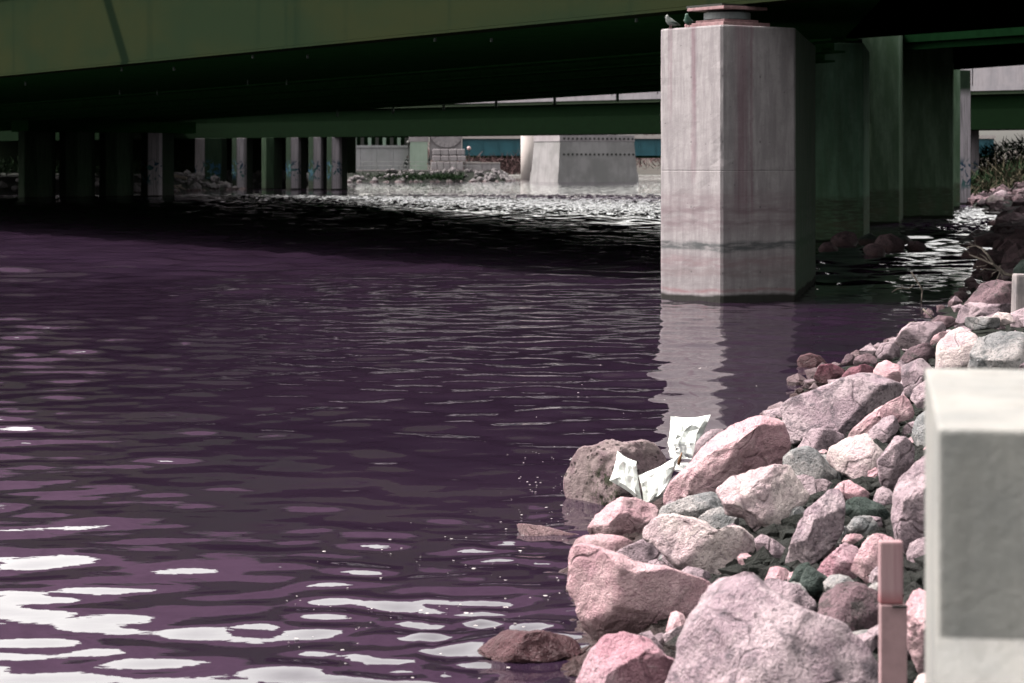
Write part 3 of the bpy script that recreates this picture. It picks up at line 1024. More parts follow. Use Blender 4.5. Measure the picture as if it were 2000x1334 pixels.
# third: teal girder bridge far behind
b5 = empty('teal_bridge', (0, 0, 0))
tag(b5, 'teal blue girder bridge with pale deck edge far behind the round column', 'bridge')
A3, B3 = (70.0, 352.0), (-7.6, 352.0)
MB().box(31.5, 352.3, 4.62, 78.0, 0.5, 2.46).build('girder', M['teal_steel'], b5)
MB().box(31.5, 356.3, 4.45, 78.0, 0.5, 2.8).build('girder', M['under'], b5)
for k in range(34):
    MB().box(-6.6 + 2.3 * k, 352.0, 4.62, 0.10, 0.16, 2.4).build('stiffener', M['teal_steel'], b5)
MB().box(31.5, 354.6, 6.12, 78.4, 6.0, 0.5).build('deck_edge', M['white_edge'], b5)
MB().box(-7.5, 352.0, 5.0, 0.45, 0.8, 2.4).build('end_post', M['white_edge'], b5)


# bearing on pier A
def bearing():
    c = Vector((3.31, 38.0)) + Vector((math.sin(R(10.2)), math.cos(R(10.2)))) * 0.98
    root = empty('bridge_bearing', (c.x, c.y, 4.40))
    tag(root, 'round pot bearing with pink edged plates on top of the big pier', 'bridge bearing')
    rot = Matrix.Rotation(R(35), 4, 'Z')
    MB().box(0, 0, 0.035, 0.98, 0.98, 0.07, rot).build('base_plate', M['rusty'], root, bevel=0.008)
    MB().box(0, 0, 0.095, 0.72, 0.72, 0.05, rot).build('masonry_plate', M['rusty'], root, bevel=0.006)
    MB().lathe([(0.36, 0.122), (0.38, 0.13), (0.38, 0.235), (0.36, 0.245)], 0, 0, 32).build('pot', M['pot'], root)
    MB().lathe([(0.30, 0.245), (0.30, 0.275)], 0, 0, 32).build('rubber_disc', M['dark_metal'], root)
    MB().box(0, 0, 0.30, 0.92, 0.92, 0.05, rot).build('sole_plate', M['rusty'], root, bevel=0.006)
    MB().box(0, 0.1, 0.347, 0.8, 0.9, 0.04, rot).build('shim_plate', M['dark_metal'], root)


bearing()
pb = MB().box(0, 0, 0, 0.5, 0.5, 0.14).build('bearing_pad', M['pier_g'])
pb.location = (9.55, 67.6, 5.62)
tag(pb, 'small pale bearing pad on the short dark green pier', 'bridge bearing')


# ------------------------------------------------------------------ rocks
def radial(poly, ths):
    c = np.mean(poly, axis=0)
    A = np.array(poly) - c
    B = np.roll(A, -1, axis=0)
    d = np.stack([np.cos(ths), np.sin(ths)], 1)
    out = np.zeros(len(ths))
    for a, b in zip(A, B):
        e = b - a
        den = d[:, 0] * e[1] - d[:, 1] * e[0]
        den = np.where(np.abs(den) < 1e-9, 1e-9, den)
        t = (a[0] * e[1] - a[1] * e[0]) / den
        s = (a[0] * d[:, 1] - a[1] * d[:, 0]) / den
        ok = (t > 0) & (s >= -1e-6) & (s <= 1 + 1e-6)
        out = np.where(ok & (t > out), t, out)
    return c, out


ICO = {}


def ico(n):
    if n not in ICO:
        bm = bmesh.new()
        bmesh.ops.create_icosphere(bm, subdivisions=n, radius=1)
        bm.verts.ensure_lookup_table()
        ICO[n] = (np.array([v.co[:] for v in bm.verts]), [tuple(v.index for v in f.verts) for f in bm.faces])
        bm.free()
    return ICO[n]


def shaped(name, poly, mat, D=None, thick=0.9, cuts=10, rough=0.08, seed=0, sub=None, lift=0.0, soft=0.62, planes=()):
    """a lump whose outline from the picture's side is poly (pixels), with true depth"""
    poly = np.array(poly, float)
    mx, mn = poly.max(0), poly.min(0)
    wpx, hpx = mx - mn
    c0 = poly.mean(0)
    if D is None:
        D = ray_bank(c0[0], mx[1] - 0.12 * hpx)
        D += 0.30 * thick * 0.5 * (wpx + hpx) / 2 * D / F
    m = D / F
    rnd = random.Random(seed * 31 + 5)
    if sub is None: sub = 5 if max(wpx, hpx) > 130 else (4 if max(wpx, hpx) > 45 else 3)
    V, Fs = ico(sub)
    ax = V[:, 0]; ay = V[:, 1]; az = V[:, 2]
    th = np.arctan2(-az, ax)          # pixel rows grow downwards
    c, rr = radial(poly, th)
    rho = np.clip(np.sqrt(ax ** 2 + az ** 2), 0, 1) ** soft
    T = thick * 0.5 * (wpx + hpx) / 2 * m * 0.95
    P = np.stack([np.cos(th) * rr * rho * m, np.sign(ay) * np.abs(ay) ** 0.65 * T, -np.sin(th) * rr * rho * m], 1)
    size = 0.25 * (wpx + hpx) * m
    pl = [Vector(p).normalized() for p in planes]
    for k in range(cuts):
        n = Vector((rnd.uniform(-1, 1), rnd.uniform(-1.1, -0.35), rnd.uniform(-0.6, 1))).normalized()
        pl.append(n)
    for k in range(3):
        pl.append(Vector((rnd.uniform(-1, 1), rnd.uniform(0.2, 1), rnd.uniform(-1, 1))).normalized())
    for n in pl:
        nn = np.array(n)
        d = P @ nn
        lim = d.max() * rnd.uniform(*((0.60, 0.82) if n.y < -0.45 else (0.74, 0.92)))
        ex = np.clip(d - lim, 0, None)
        P -= np.outer(ex * 0.97, nn)
    # rotate so that the depth axis follows the line of sight
    ctr = W(c[0], c[1], D)
    f = (ctr - Vector((0, 0, H))).normalized()
    right = f.cross(Vector((0, 0, 1))).normalized()
    up = right.cross(f)
    Q = np.outer(P[:, 0], np.array(right)) + np.outer(P[:, 1], np.array(f)) + np.outer(P[:, 2], np.array(up))
    off = Vector((seed * 3.1, seed * 1.7, seed * 0.9))
    amp = rough * size
    for i in range(len(Q)):
        v = Vector(Q[i])
        s = v / size
        L = v.length or 1
        dsp = noise.fractal(s * 1.5 + off, 0.8, 2.1, 3) * 0.8 + (0.45 - abs(noise.fractal(s * 3.3 + off, 0.8, 2.2, 4))) * 0.7
        if sub >= 5: dsp += (0.5 - noise.voronoi(s * 4.0 + off)[0][0]) * 0.35
        Q[i] += np.array(v / L) * dsp * amp
    me = bpy.data.meshes.new(name)
    me.from_pydata(Q.tolist(), [], Fs)
    me.polygons.foreach_set('use_smooth', [True] * len(me.polygons))
    o = link(name, me, mat)
    o.location = ctr + Vector((0, 0, lift))
    return o


ROCKS = [
    ('pitted brown rock with dark moss at the water edge, left of the foil bags', 'pitted', [(1097, 985), (1097, 935), (1110, 892), (1135, 872), (1172, 866), (1195, 860), (1215, 865), (1250, 861), (1280, 866), (1300, 885), (1317, 910), (1310, 940), (1280, 985), (1245, 1000), (1167, 1000)], {}),
    ('large smooth pink wedge boulder right of the foil bags', 'pink', [(1292, 972), (1312, 940), (1347, 910), (1372, 880), (1397, 855), (1435, 827), (1465, 815), (1485, 811), (1510, 820), (1530, 830), (1540, 852), (1542, 870), (1528, 900), (1510, 920), (1450, 945), (1410, 965), (1360, 985), (1297, 995)], dict(cuts=5, planes=[(0.45, -0.8, -0.25), (-0.5, -0.35, 0.8)])),
    ('small brown rock between the upright foil bag and the pink wedge', 'mauve', [(1352, 900), (1360, 862), (1385, 840), (1405, 836), (1420, 842), (1410, 880), (1380, 905)], {}),
    ('pale pink rock at the water edge below the crumpled foil bag', 'pink', [(1145, 1058), (1150, 1030), (1165, 1008), (1190, 985), (1212, 972), (1240, 972), (1290, 990), (1275, 1025), (1250, 1060), (1190, 1070)], dict(cuts=6)),
    ('grey green speckled rock under the pink wedge boulder', 'teal', [(1275, 1015), (1295, 990), (1335, 972), (1370, 963), (1405, 958), (1420, 975), (1428, 1030), (1390, 1048), (1320, 1035)], {}),
    ('large pale grey block with a bright slanted front in the middle of the pile', 'pale', [(1403, 958), (1425, 938), (1470, 918), (1515, 905), (1545, 905), (1572, 945), (1588, 978), (1562, 1012), (1500, 1052), (1480, 1045), (1455, 1012), (1420, 1005)], dict(planes=[(0.3, -0.85, -0.35), (-0.3, -0.5, 0.8)])),
    ('rounded pink and grey boulder with a pale cap in the middle of the pile', 'pale', [(1250, 1052), (1261, 1025), (1284, 1008), (1319, 1006), (1359, 1015), (1388, 1028), (1402, 1036), (1420, 1026), (1440, 1028), (1468, 1048), (1476, 1071), (1472, 1102), (1445, 1125), (1388, 1138), (1353, 1127), (1319, 1104), (1298, 1079), (1273, 1058)], dict(cuts=7, rough=0.08)),
    ('dark pink wedge stone above the big smooth pink boulder', 'mauve', [(1195, 1082), (1244, 1059), (1275, 1046), (1310, 1091), (1312, 1120), (1261, 1118), (1212, 1105)], {}),
    ('low pink rock behind the top of the big smooth pink boulder', 'pink', [(1112, 1075), (1118, 1055), (1135, 1045), (1175, 1043), (1215, 1047), (1240, 1059), (1230, 1095), (1157, 1100), (1117, 1095)], {}),
    ('big smooth pink boulder at the water edge near the bottom', 'pink', [(1106, 1146), (1112, 1110), (1116, 1075), (1135, 1063), (1165, 1066), (1205, 1080), (1244, 1100), (1301, 1106), (1345, 1121), (1392, 1137), (1385, 1190), (1365, 1240), (1335, 1265), (1273, 1262), (1229, 1250), (1195, 1255), (1163, 1262), (1140, 1230), (1120, 1185)], dict(cuts=6, rough=0.06, thick=0.8)),
    ('pink rounded rock in the bottom edge of the picture left of the mottled boulder', 'rose', [(1118, 1340), (1140, 1300), (1157, 1272), (1178, 1248), (1215, 1238), (1250, 1244), (1278, 1259), (1300, 1280), (1335, 1295), (1330, 1380), (1290, 1430), (1180, 1430), (1118, 1390)], dict(cuts=7)),
    ('largest mottled grey and pink boulder at the bottom', 'grey', [(1300, 1345), (1318, 1285), (1340, 1225), (1368, 1166), (1388, 1132), (1422, 1128), (1475, 1128), (1510, 1160), (1566, 1190), (1614, 1204), (1650, 1222), (1682, 1254), (1704, 1288), (1708, 1320), (1692, 1360), (1640, 1440), (1450, 1470), (1310, 1440)], dict(cuts=6, rough=0.07, planes=[(-0.7, -0.55, 0.4), (0.45, -0.8, 0.35)])),
    ('purple grey rock tucked behind the largest mottled boulder', 'mauve', [(1468, 1140), (1480, 1127), (1517, 1130), (1560, 1144), (1590, 1170), (1600, 1205), (1560, 1225), (1500, 1190)], {}),
    ('dark rock with a mossy green side left of the pink board', 'dark', [(1596, 1205), (1604, 1168), (1625, 1140), (1659, 1132), (1707, 1140), (1725, 1155), (1725, 1270), (1700, 1290), (1660, 1260), (1614, 1225)], dict(planes=[(0.6, -0.75, -0.1), (-0.4, -0.3, 0.85)])),
    ('red pink stone left of the pink rock behind the board', 'rose', [(1593, 1115), (1615, 1086), (1649, 1060), (1682, 1066), (1695, 1095), (1675, 1135), (1630, 1145)], {}),
    ('rounded light pink rock directly behind the top of the pink board', 'pink', [(1660, 1115), (1684, 1065), (1704, 1046), (1731, 1040), (1752, 1050), (1762, 1075), (1745, 1140), (1702, 1145)], {}),
    ('upright angular two faced rock right of the pale grey block', 'grey', [(1529, 1108), (1547, 1060), (1573, 1000), (1600, 977), (1618, 953), (1640, 955), (1650, 982), (1650, 1030), (1634, 1064), (1592, 1098), (1550, 1118)], dict(cuts=5, planes=[(0.65, -0.7, 0.0), (-0.7, -0.6, 0.3)])),
    ('pink flat wedge stone leaning on the upright angular rock', 'pink', [(1620, 955), (1640, 943), (1658, 938), (1682, 950), (1710, 974), (1700, 990), (1650, 975)], {}),
    ('dark grey green stone behind the upright angular rock', 'green', [(1645, 975), (1690, 972), (1722, 985), (1742, 1005), (1735, 1030), (1680, 1030), (1650, 1010)], {}),
    ('small grey green stone beside the tall rough pink rock', 'teal', [(1650, 1035), (1668, 1010), (1707, 1006), (1716, 1033), (1700, 1050), (1662, 1047)], {}),
    ('small flat pink stone under the small grey green stone', 'pink', [(1640, 1066), (1652, 1044), (1681, 1042), (1692, 1056), (1670, 1072)], {}),
    ('dark green angular stone in the shaded gap', 'green', [(1559, 1142), (1577, 1107), (1592, 1110), (1624, 1134), (1612, 1168), (1580, 1165)], dict(cuts=4)),
    ('thin dark green stone leaning beside the dark green angular stone', 'green', [(1538, 1140), (1556, 1108), (1576, 1092), (1584, 1106), (1566, 1145), (1548, 1152)], dict(cuts=4)),
    ('grey green chip in the gap above the purple grey rock', 'green', [(1497, 1130), (1512, 1108), (1538, 1105), (1552, 1120), (1540, 1138), (1508, 1140)], dict(cuts=4)),
    ('tall rough pink rock next to the white concrete post', 'mauve', [(1742, 1010), (1746, 965), (1761, 920), (1785, 899), (1806, 887), (1840, 895), (1850, 1090), (1812, 1112), (1778, 1098), (1752, 1055)], dict(rough=0.08)),
    ('pale cream boulder left of the white post', 'pale', [(1609, 895), (1620, 875), (1650, 858), (1692, 846), (1712, 870), (1730, 890), (1722, 920), (1718, 945), (1680, 948), (1645, 925), (1624, 912)], dict(cuts=6)),
    ('long pink sloping rock above the pale cream boulder', 'pink', [(1645, 868), (1668, 836), (1710, 803), (1740, 782), (1768, 768), (1786, 790), (1790, 815), (1752, 822), (1730, 850), (1692, 865)], {}),
    ('grey knobbly stone under the long pink sloping rock', 'mauve', [(1690, 850), (1722, 816), (1749, 807), (1757, 833), (1735, 866), (1705, 874)], {}),
    ('rough purple grey rock right of the pale cream boulder', 'mauve', [(1714, 900), (1735, 875), (1749, 849), (1769, 852), (1786, 872), (1780, 915), (1765, 955), (1742, 978), (1720, 945)], dict(rough=0.09)),
    ('large flat grey slab rising from the water behind the pile', 'grey', [(1522, 794), (1545, 779), (1605, 756), (1644, 740), (1680, 728), (1710, 732), (1755, 747), (1769, 761), (1755, 790), (1728, 805), (1690, 838), (1656, 855), (1590, 862), (1548, 868), (1533, 840)], dict(cuts=5, planes=[(-0.05, -0.95, 0.25), (0.1, -0.3, 0.95)])),
    ('rounded brown pink stone right of the pink wedge boulder', 'mauve', [(1543, 885), (1560, 857), (1584, 838), (1620, 837), (1652, 848), (1648, 880), (1611, 898), (1575, 898)], {}),
    ('grey stone with a pale top between the pale block and the brown pink stone', 'teal', [(1527, 895), (1554, 875), (1580, 871), (1601, 887), (1622, 911), (1652, 930), (1647, 950), (1620, 965), (1575, 972), (1550, 945), (1530, 918)], {}),
    ('pale pink triangular stone behind the flat grey slab', 'pink', [(1698, 738), (1714, 709), (1730, 703), (1758, 712), (1768, 734), (1765, 768), (1728, 765)], {}),
    ('grey rough stone above the white post left corner', 'grey', [(1759, 715), (1798, 700), (1832, 705), (1835, 735), (1809, 752), (1790, 770), (1777, 785), (1765, 762)], {}),
    ('small pink stone touching the white post upper left side', 'mauve', [(1782, 760), (1812, 738), (1835, 760), (1832, 800), (1795, 800), (1778, 780)], {}),
    ('small dark stone in the gap touching the white post left side', 'teal', [(1780, 855), (1788, 809), (1818, 798), (1835, 830), (1832, 885), (1796, 880)], {}),
    ('largest pale pink rock of the upper right pile', 'pale', [(1826, 730), (1832, 676), (1846, 655), (1870, 636), (1897, 645), (1912, 662), (1935, 690), (1935, 735), (1830, 740)], dict(cuts=7)),
    ('grey green broad rock behind the white post at right', 'teal', [(1888, 730), (1895, 690), (1912, 662), (1948, 646), (1978, 646), (2020, 655), (2030, 725), (1970, 740), (1910, 742)], dict(cuts=7)),
    ('rounded half grey half pink rock by the dark water at right', 'mauve', [(1749, 668), (1759, 646), (1780, 630), (1810, 627), (1842, 628), (1852, 645), (1840, 668), (1810, 682), (1768, 684)], {}),
    ('rough dark purple stone under the rounded half pink rock', 'dark', [(1757, 702), (1777, 679), (1804, 670), (1830, 673), (1832, 692), (1812, 710), (1768, 710)], {}),
    ('small purple stone left of the rough dark purple stone', 'mauve', [(1709, 692), (1721, 670), (1744, 668), (1758, 679), (1760, 700), (1722, 704)], {}),
    ('small dark stone with mauve top right of the red stones', 'dark', [(1660, 714), (1670, 697), (1696, 690), (1714, 697), (1712, 716), (1675, 722)], {}),
    ('low red stone standing alone in the water', 'red', [(1551, 710), (1564, 694), (1582, 690), (1612, 697), (1624, 714), (1590, 722), (1560, 720)], {}),
    ('broken red stone behind the small white wrapper', 'red', [(1588, 738), (1600, 715), (1625, 709), (1655, 722), (1650, 745), (1600, 750)], {}),
    ('red stone right of the small white wrapper', 'red', [(1638, 740), (1660, 718), (1690, 711), (1714, 720), (1706, 742), (1660, 748)], {}),
    ('small dark stone between the lone red stone and the mauve topped stone', 'dark', [(1639, 714), (1653, 691), (1670, 690), (1672, 714)], {}),
    ('large dark purple grey boulder at the top of the right pile', 'dark', [(1875, 622), (1888, 580), (1915, 555), (1948, 549), (1985, 552), (2020, 570), (2020, 622), (1950, 630), (1900, 628)], dict(cuts=7)),
    ('dusky pink flat boulder in front of the large dark purple boulder', 'mauve', [(1856, 626), (1878, 600), (1896, 590), (1930, 594), (1975, 592), (1992, 605), (1960, 622), (1909, 630), (1868, 632)], {}),
    ('flat dark stone in a row below the dusky pink boulder', 'dark', [(1806, 630), (1834, 616), (1858, 618), (1874, 631), (1850, 642), (1820, 640)], {}),
    ('blue grey squared stone below the dusky pink boulder', 'teal', [(1883, 636), (1886, 620), (1924, 618), (1953, 621), (1952, 640), (1900, 646)], dict(cuts=4)),
    ('small pale pink stone beside the leaning concrete marker', 'pale', [(1931, 624), (1948, 609), (1972, 612), (1984, 630), (1951, 638)], {}),
    ('small pink sliver stone right of the rounded half pink rock', 'pink', [(1814, 672), (1825, 655), (1850, 643), (1856, 660), (1835, 680)], {}),
    ('small grey stone cut by the right picture edge above the post', 'teal', [(1970, 714), (1984, 690), (2012, 682), (2030, 715), (1990, 724)], {}),
    ('pink rock between the pink board and the white post', 'pink', [(1770, 1190), (1781, 1152), (1808, 1127), (1850, 1150), (1850, 1340), (1800, 1330), (1772, 1260)], {}),
    ('low wet brown rock awash in the water at the bottom', 'red', [(926, 1266), (947, 1249), (993, 1231), (1064, 1234), (1107, 1241), (1158, 1256), (1125, 1278), (1074, 1295), (1025, 1300), (970, 1295), (940, 1280)], dict(cuts=6, thick=0.7)),
    ('flat wet slab just under the water beside the pale pink rock', 'pink', [(1000, 1012), (1020, 1008), (1058, 1013), (1107, 1025), (1156, 1032), (1150, 1050), (1074, 1050), (1012, 1035)], dict(cuts=5, thick=1.3, lift=-0.045)),
    ('pale stone at the bottom edge right of the pink board', 'pale', [(1775, 1340), (1790, 1318), (1815, 1312), (1840, 1330), (1840, 1390), (1780, 1390)], {}),
    ('small grey stone wedged between the board and the pink rock', 'grey', [(1762, 1200), (1768, 1180), (1780, 1185), (1788, 1230), (1780, 1290), (1765, 1300)], {}),
    ('rounded dark green boulder at the right edge under the bare branch', 'green', [(1976, 550), (1980, 525), (1995, 508), (2025, 505), (2040, 560), (1990, 565)], {}),
]
for i, (lab, mk, poly, kw) in enumerate(ROCKS):
    o = shaped('rock', poly, M[mk], seed=i + 1, **kw)
    tag(o, lab, 'rock', 'rocks along the river bank')

# rocks in the shade under the right spans and pale rocks of the far right bank
rnd = random.Random(4)
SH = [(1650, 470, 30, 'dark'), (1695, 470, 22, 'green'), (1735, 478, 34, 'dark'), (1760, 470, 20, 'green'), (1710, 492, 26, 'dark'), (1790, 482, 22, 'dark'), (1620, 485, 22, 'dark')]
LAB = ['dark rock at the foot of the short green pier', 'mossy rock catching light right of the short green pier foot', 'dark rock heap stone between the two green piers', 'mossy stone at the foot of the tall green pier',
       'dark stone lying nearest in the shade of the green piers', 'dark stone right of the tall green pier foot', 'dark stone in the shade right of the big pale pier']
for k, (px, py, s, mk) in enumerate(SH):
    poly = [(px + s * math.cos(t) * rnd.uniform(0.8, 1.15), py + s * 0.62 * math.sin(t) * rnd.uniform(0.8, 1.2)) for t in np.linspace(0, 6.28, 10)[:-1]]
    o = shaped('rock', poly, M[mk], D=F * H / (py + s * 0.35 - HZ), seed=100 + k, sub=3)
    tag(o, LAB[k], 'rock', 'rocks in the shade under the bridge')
for k in range(16):
    px = rnd.uniform(1900, 2040)
    py = rnd.uniform(366, 402) if k > 6 else rnd.uniform(340, 364)
    s = rnd.uniform(8, 20)
    poly = [(px + s * math.cos(t) * rnd.uniform(0.8, 1.2), py + s * 0.45 * math.sin(t) * rnd.uniform(0.8, 1.2)) for t in np.linspace(0, 6.28, 9)[:-1]]
    o = shaped('rock', poly, M[('pale', 'grey', 'mauve')[k % 3]], seed=200 + k, sub=3)
    tag(o, 'pale boulder on the far right bank beyond the dark piers', 'rock', 'boulders on the far right bank')


def scatter(name, mat, pts, label, kindv='stuff', jitter=0.3, flat=0.7, seed=1):
    V, Fs = ico(1)
    rn = np.random.RandomState(seed)
    vs, fs = [], []
    for (x, y, z, s) in pts:
        b = len(vs)
        sc = rn.uniform(0.7, 1.3, 3) * s
        sc[2] *= flat
        a = rn.uniform(0, 6.28)
        ca, sa = math.cos(a), math.sin(a)
        J = V * (1 + rn.uniform(-jitter, jitter, (len(V), 1))) * sc
        for q in J:
            vs.append((x + q[0] * ca - q[1] * sa, y + q[0] * sa + q[1] * ca, z + q[2]))
        fs += [tuple(b + i for i in f) for f in Fs]
    me = bpy.data.meshes.new(name)
    me.from_pydata(vs, [], fs)
    return tag(link(name, me, mat), label, kind=kindv)


def rubble(n, y0, y1, omax, s0, s1, seed):
    rn = random.Random(seed)
    pts = []
    for _ in range(n):
        y = rn.uniform(y0, y1)
        o = rn.uniform(-0.05, omax)
        x = shore(y) + o
        pts.append((x, y, bank_h(x, y) - 0.02, rn.uniform(s0, s1)))
    return pts


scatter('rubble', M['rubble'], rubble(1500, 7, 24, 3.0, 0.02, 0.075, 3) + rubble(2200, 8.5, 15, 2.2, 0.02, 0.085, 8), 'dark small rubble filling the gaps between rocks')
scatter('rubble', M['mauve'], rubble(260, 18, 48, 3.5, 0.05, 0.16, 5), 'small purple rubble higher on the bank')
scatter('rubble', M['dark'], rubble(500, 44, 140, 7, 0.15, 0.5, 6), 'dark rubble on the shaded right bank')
def chunks(name, mat, n, y0, y1, o0, o1, s0, s1, label, seed):
    V, Fs = ico(2)
    rn = np.random.RandomState(seed)
    for _ in range(n):
        y = rn.uniform(y0, y1); o = rn.uniform(o0, o1); x = shore(y) + o
        sz = rn.uniform(s0, s1)
        P = V * sz * rn.uniform(0.7, 1.25, 3)
        for k in range(7):
            nn = rn.normal(size=3); nn /= np.linalg.norm(nn)
            d = P @ nn
            P = P - np.outer(np.clip(d - d.max() * rn.uniform(0.5, 0.85), 0, None), nn)
        me = bpy.data.meshes.new(name)
        me.from_pydata(P.tolist(), [], Fs)
        tag(link(name, me, mat, None, (x, y, bank_h(x, y) + sz * 0.15)), label, 'stone', label.replace('stone ', 'stones '))


chunks('stone', M['mauve'], 66, 8.6, 15.5, 0.3, 2.1, 0.05, 0.12, 'small angular mauve stone packed between the boulders', 21)
chunks('stone', M['teal'], 48, 8.6, 15.5, 0.3, 2.1, 0.04, 0.11, 'small angular grey green stone packed between the boulders', 22)
chunks('stone', M['pink'], 28, 8.6, 15.5, 0.3, 2.1, 0.04, 0.09, 'small angular pink stone packed between the boulders', 23)
# rocky foot of the far left bank
pts = []
for _ in range(900):
    t = rnd.random() * (len(lb) - 5)
    seg = 1 + int(t)
    f = t - int(t)
    p = lerp(lb[seg], lb[seg + 1], f); q = lerp(lt[seg], lt[seg + 1], f)
    g = rnd.random()
    r_ = lerp(p, q, g)
    pts.append((r_[0], r_[1], -0.9 + 2.2 * g + 0.1, rnd.uniform(0.15, 0.5)))
scatter('riprap', M['riprap'], pts, 'loose riprap stones along the far left bank', flat=0.8)


# ------------------------------------------------------------------ foil bags
def pillow(name, corners, D, seed, bulge=0.05, lean=0.5, nu=9, nv=8):
    """crumpled pouch: two sheets meeting along the rim, corners in pixels (TL, TR, BR, BL)"""
    rn = random.Random(seed)
    q = [W(px, py, D) for px, py in corners]
    c = sum(q, Vector()) / 4
    hgt = max(p.z for p in q) - min(p.z for p in q)
    for p in q:
        p.y += (p.z - c.z) * lean
    vs, fs = [], []
    off = Vector((seed * 2.3, seed * 0.7, 1))
    for side in (-1, 1):
        b = len(vs)
        for j in range(nv + 1):
            for i in range(nu + 1):
                u, v = i / nu, j / nv
                uu = u + (0 if i in (0, nu) else rn.uniform(-.3, .3) / nu)
                vv = v + (0 if j in (0, nv) else rn.uniform(-.3, .3) / nv)
                p = (q[0] * (1 - uu) + q[1] * uu) * (1 - vv) + (q[3] * (1 - uu) + q[2] * uu) * vv
                rim = 4 * min(u, 1 - u, v, 1 - v)
                k = min(1, rim * 1.3) ** 0.6
                # edges drawn in a little between the pinched corners
                pull = 0.10 * (math.sin(math.pi * u) * (abs(2 * v - 1) ** 3) + math.sin(math.pi * v) * (abs(2 * u - 1) ** 3))
                p = p + (c - p) * pull
                cr = abs(noise.noise(Vector((u * 3.2, v * 3.2, 0)) + off)) * 0.9 + abs(noise.noise(Vector((u * 7, v * 7, 3)) + off)) * 0.2 + rn.uniform(-.03, .03)
                d = side * bulge * k * (1.15 - cr)
                rimw = noise.noise(Vector((u * 4, v * 4, 9)) + off) * bulge * 0.5
                vs.append(tuple(p + Vector((0, d + rimw, -d * 0.2)) - c))
        for j in range(nv):
            for i in range(nu):
                a = b + j * (nu + 1) + i
                f = [(a, a + 1, a + nu + 2), (a, a + nu + 2, a + nu + 1)] if rn.random() < .5 else [(a, a + 1, a + nu + 1), (a + 1, a + nu + 2, a + nu + 1)]
                fs += f if side < 0 else [t_[::-1] for t_ in f]
    me = bpy.data.meshes.new(name)
    me.from_pydata(vs, [], fs)
    bm = bmesh.new(); bm.from_mesh(me)
    bmesh.ops.remove_doubles(bm, verts=bm.verts, dist=1e-5)
    bm.to_mesh(me); bm.free()
    o = link(name, me, M['foil'])
    o.location = c
    return o


BG = 'empty foil bags among the rocks'
o = pillow('foil_bag', [(1311, 815), (1390, 812), (1356, 908), (1297, 884)], 19.0, 3, 0.06, 0.5)
tag(o, 'upright puffed silver foil bag behind the pink wedge boulder', 'foil bag', BG)
b_ = pillow('foil_bag', [(1247, 930), (1330, 893), (1303, 965), (1255, 990)], 14.75, 5, 0.045, 0.7)
tag(b_, 'crumpled silver foil bag lying open in front of the pitted rock', 'foil bag', BG)
fl = pillow('flap', [(1206, 882), (1244, 902), (1254, 980), (1190, 938)], 14.7, 8, 0.03, 0.4)
fl.location = fl.location - b_.location
fl.parent = b_
o = pillow('foil_bag', [(1608, 727), (1640, 737), (1640, 757), (1614, 752)], 24.4, 12, 0.04, 0.4, 7, 6)
tag(o, 'small white foil wrapper behind the flat grey slab', 'foil bag', BG)
br = MB().tube([(0, 0, 0), (0.01, 0, 0.04), (0.022, 0.005, 0.075)], [0.010, 0.009, 0.004], 6).build('scrap', paint('brown_scrap', (0.30, 0.14, 0.06), 0.5), None, True)
br.location = W(1325, 908, 14.7)
tag(br, 'small brown scrap sticking up behind the crumpled foil bag', 'litter')


# ------------------------------------------------------------------ posts
def post():
    root = empty('concrete_post', (0.62, 3.5, 0.0))
    tag(root, 'blurred white concrete post with sloping foot in the right foreground', 'concrete post')
    rz = R(-8.7)
    Mx = Matrix.Translation((0.0, 0.0, 0)) @ Matrix.Rotation(rz, 4, 'Z')
    zt = H - 518 * 3.5 / F
    mb = MB()
    mb.box(0.30, 0.53, (0.3 + zt) / 2, 0.60, 1.06, zt - 0.3, Mx)
    mb.build('shaft', M['post'], root, bevel=0.006)
    # sloping foot on the near side
    zf = H - 930 * 3.48 / F
    pr_ = [(0.002, -0.002), (0.598, -0.002), (0.598, -0.40), (0.002, -0.40)]
    v = [(-0.003, -0.003, zf), (0.603, -0.003, zf), (-0.02, -0.33, zf - 0.30), (0.62, -0.33, zf - 0.30), (-0.02, -0.33, 0.3), (0.62, -0.33, 0.3), (-0.003, -0.003, 0.3), (0.603, -0.003, 0.3)]
    mb = MB()
    mb.v = [tuple(Mx @ Vector(q)) for q in v]
    mb.f = [(0, 1, 3, 2), (2, 3, 5, 4), (0, 2, 4, 6), (1, 7, 5, 3), (0, 6, 7, 1), (4, 5, 7, 6)]
    mb.build('foot', M['post'], root)


post()


def board():
    D = 7.2
    x = (1742 - 1000) / F * D
    zt = H - (1056 - HZ) * D / F
    zj = H - (1178 - HZ) * D / F
    root = empty('wooden_board', (x, D, zj))
    tag(root, 'narrow pink wooden board standing upright among the rocks beside the post', 'board')
    MB().box(-0.004, 0.0, (zt - zj) / 2, 0.070, 0.045, zt - zj).build('upper_board', M['wood_top'], root, bevel=0.006)
    MB().box(0.002, -0.003, -0.35 - 0.001, 0.079, 0.05, 0.70).build('lower_board', M['wood'], root, bevel=0.004)
    MB().box(0.018, -0.036, -0.004, 0.045, 0.006, 0.006).build('nail_strip', M['dark_metal'], root)


board()
mk = MB().box(0, 0, 0, 0.34, 0.26, 1.2, Matrix.Rotation(R(2), 4, 'Y')).build('concrete_marker', M['stake_stone'], None, bevel=0.025)
mk.location = W(1998, 640, 27.0)
mk.location.x += 0.05
tag(mk, 'rough grey concrete marker standing at the right picture edge', 'marker post')


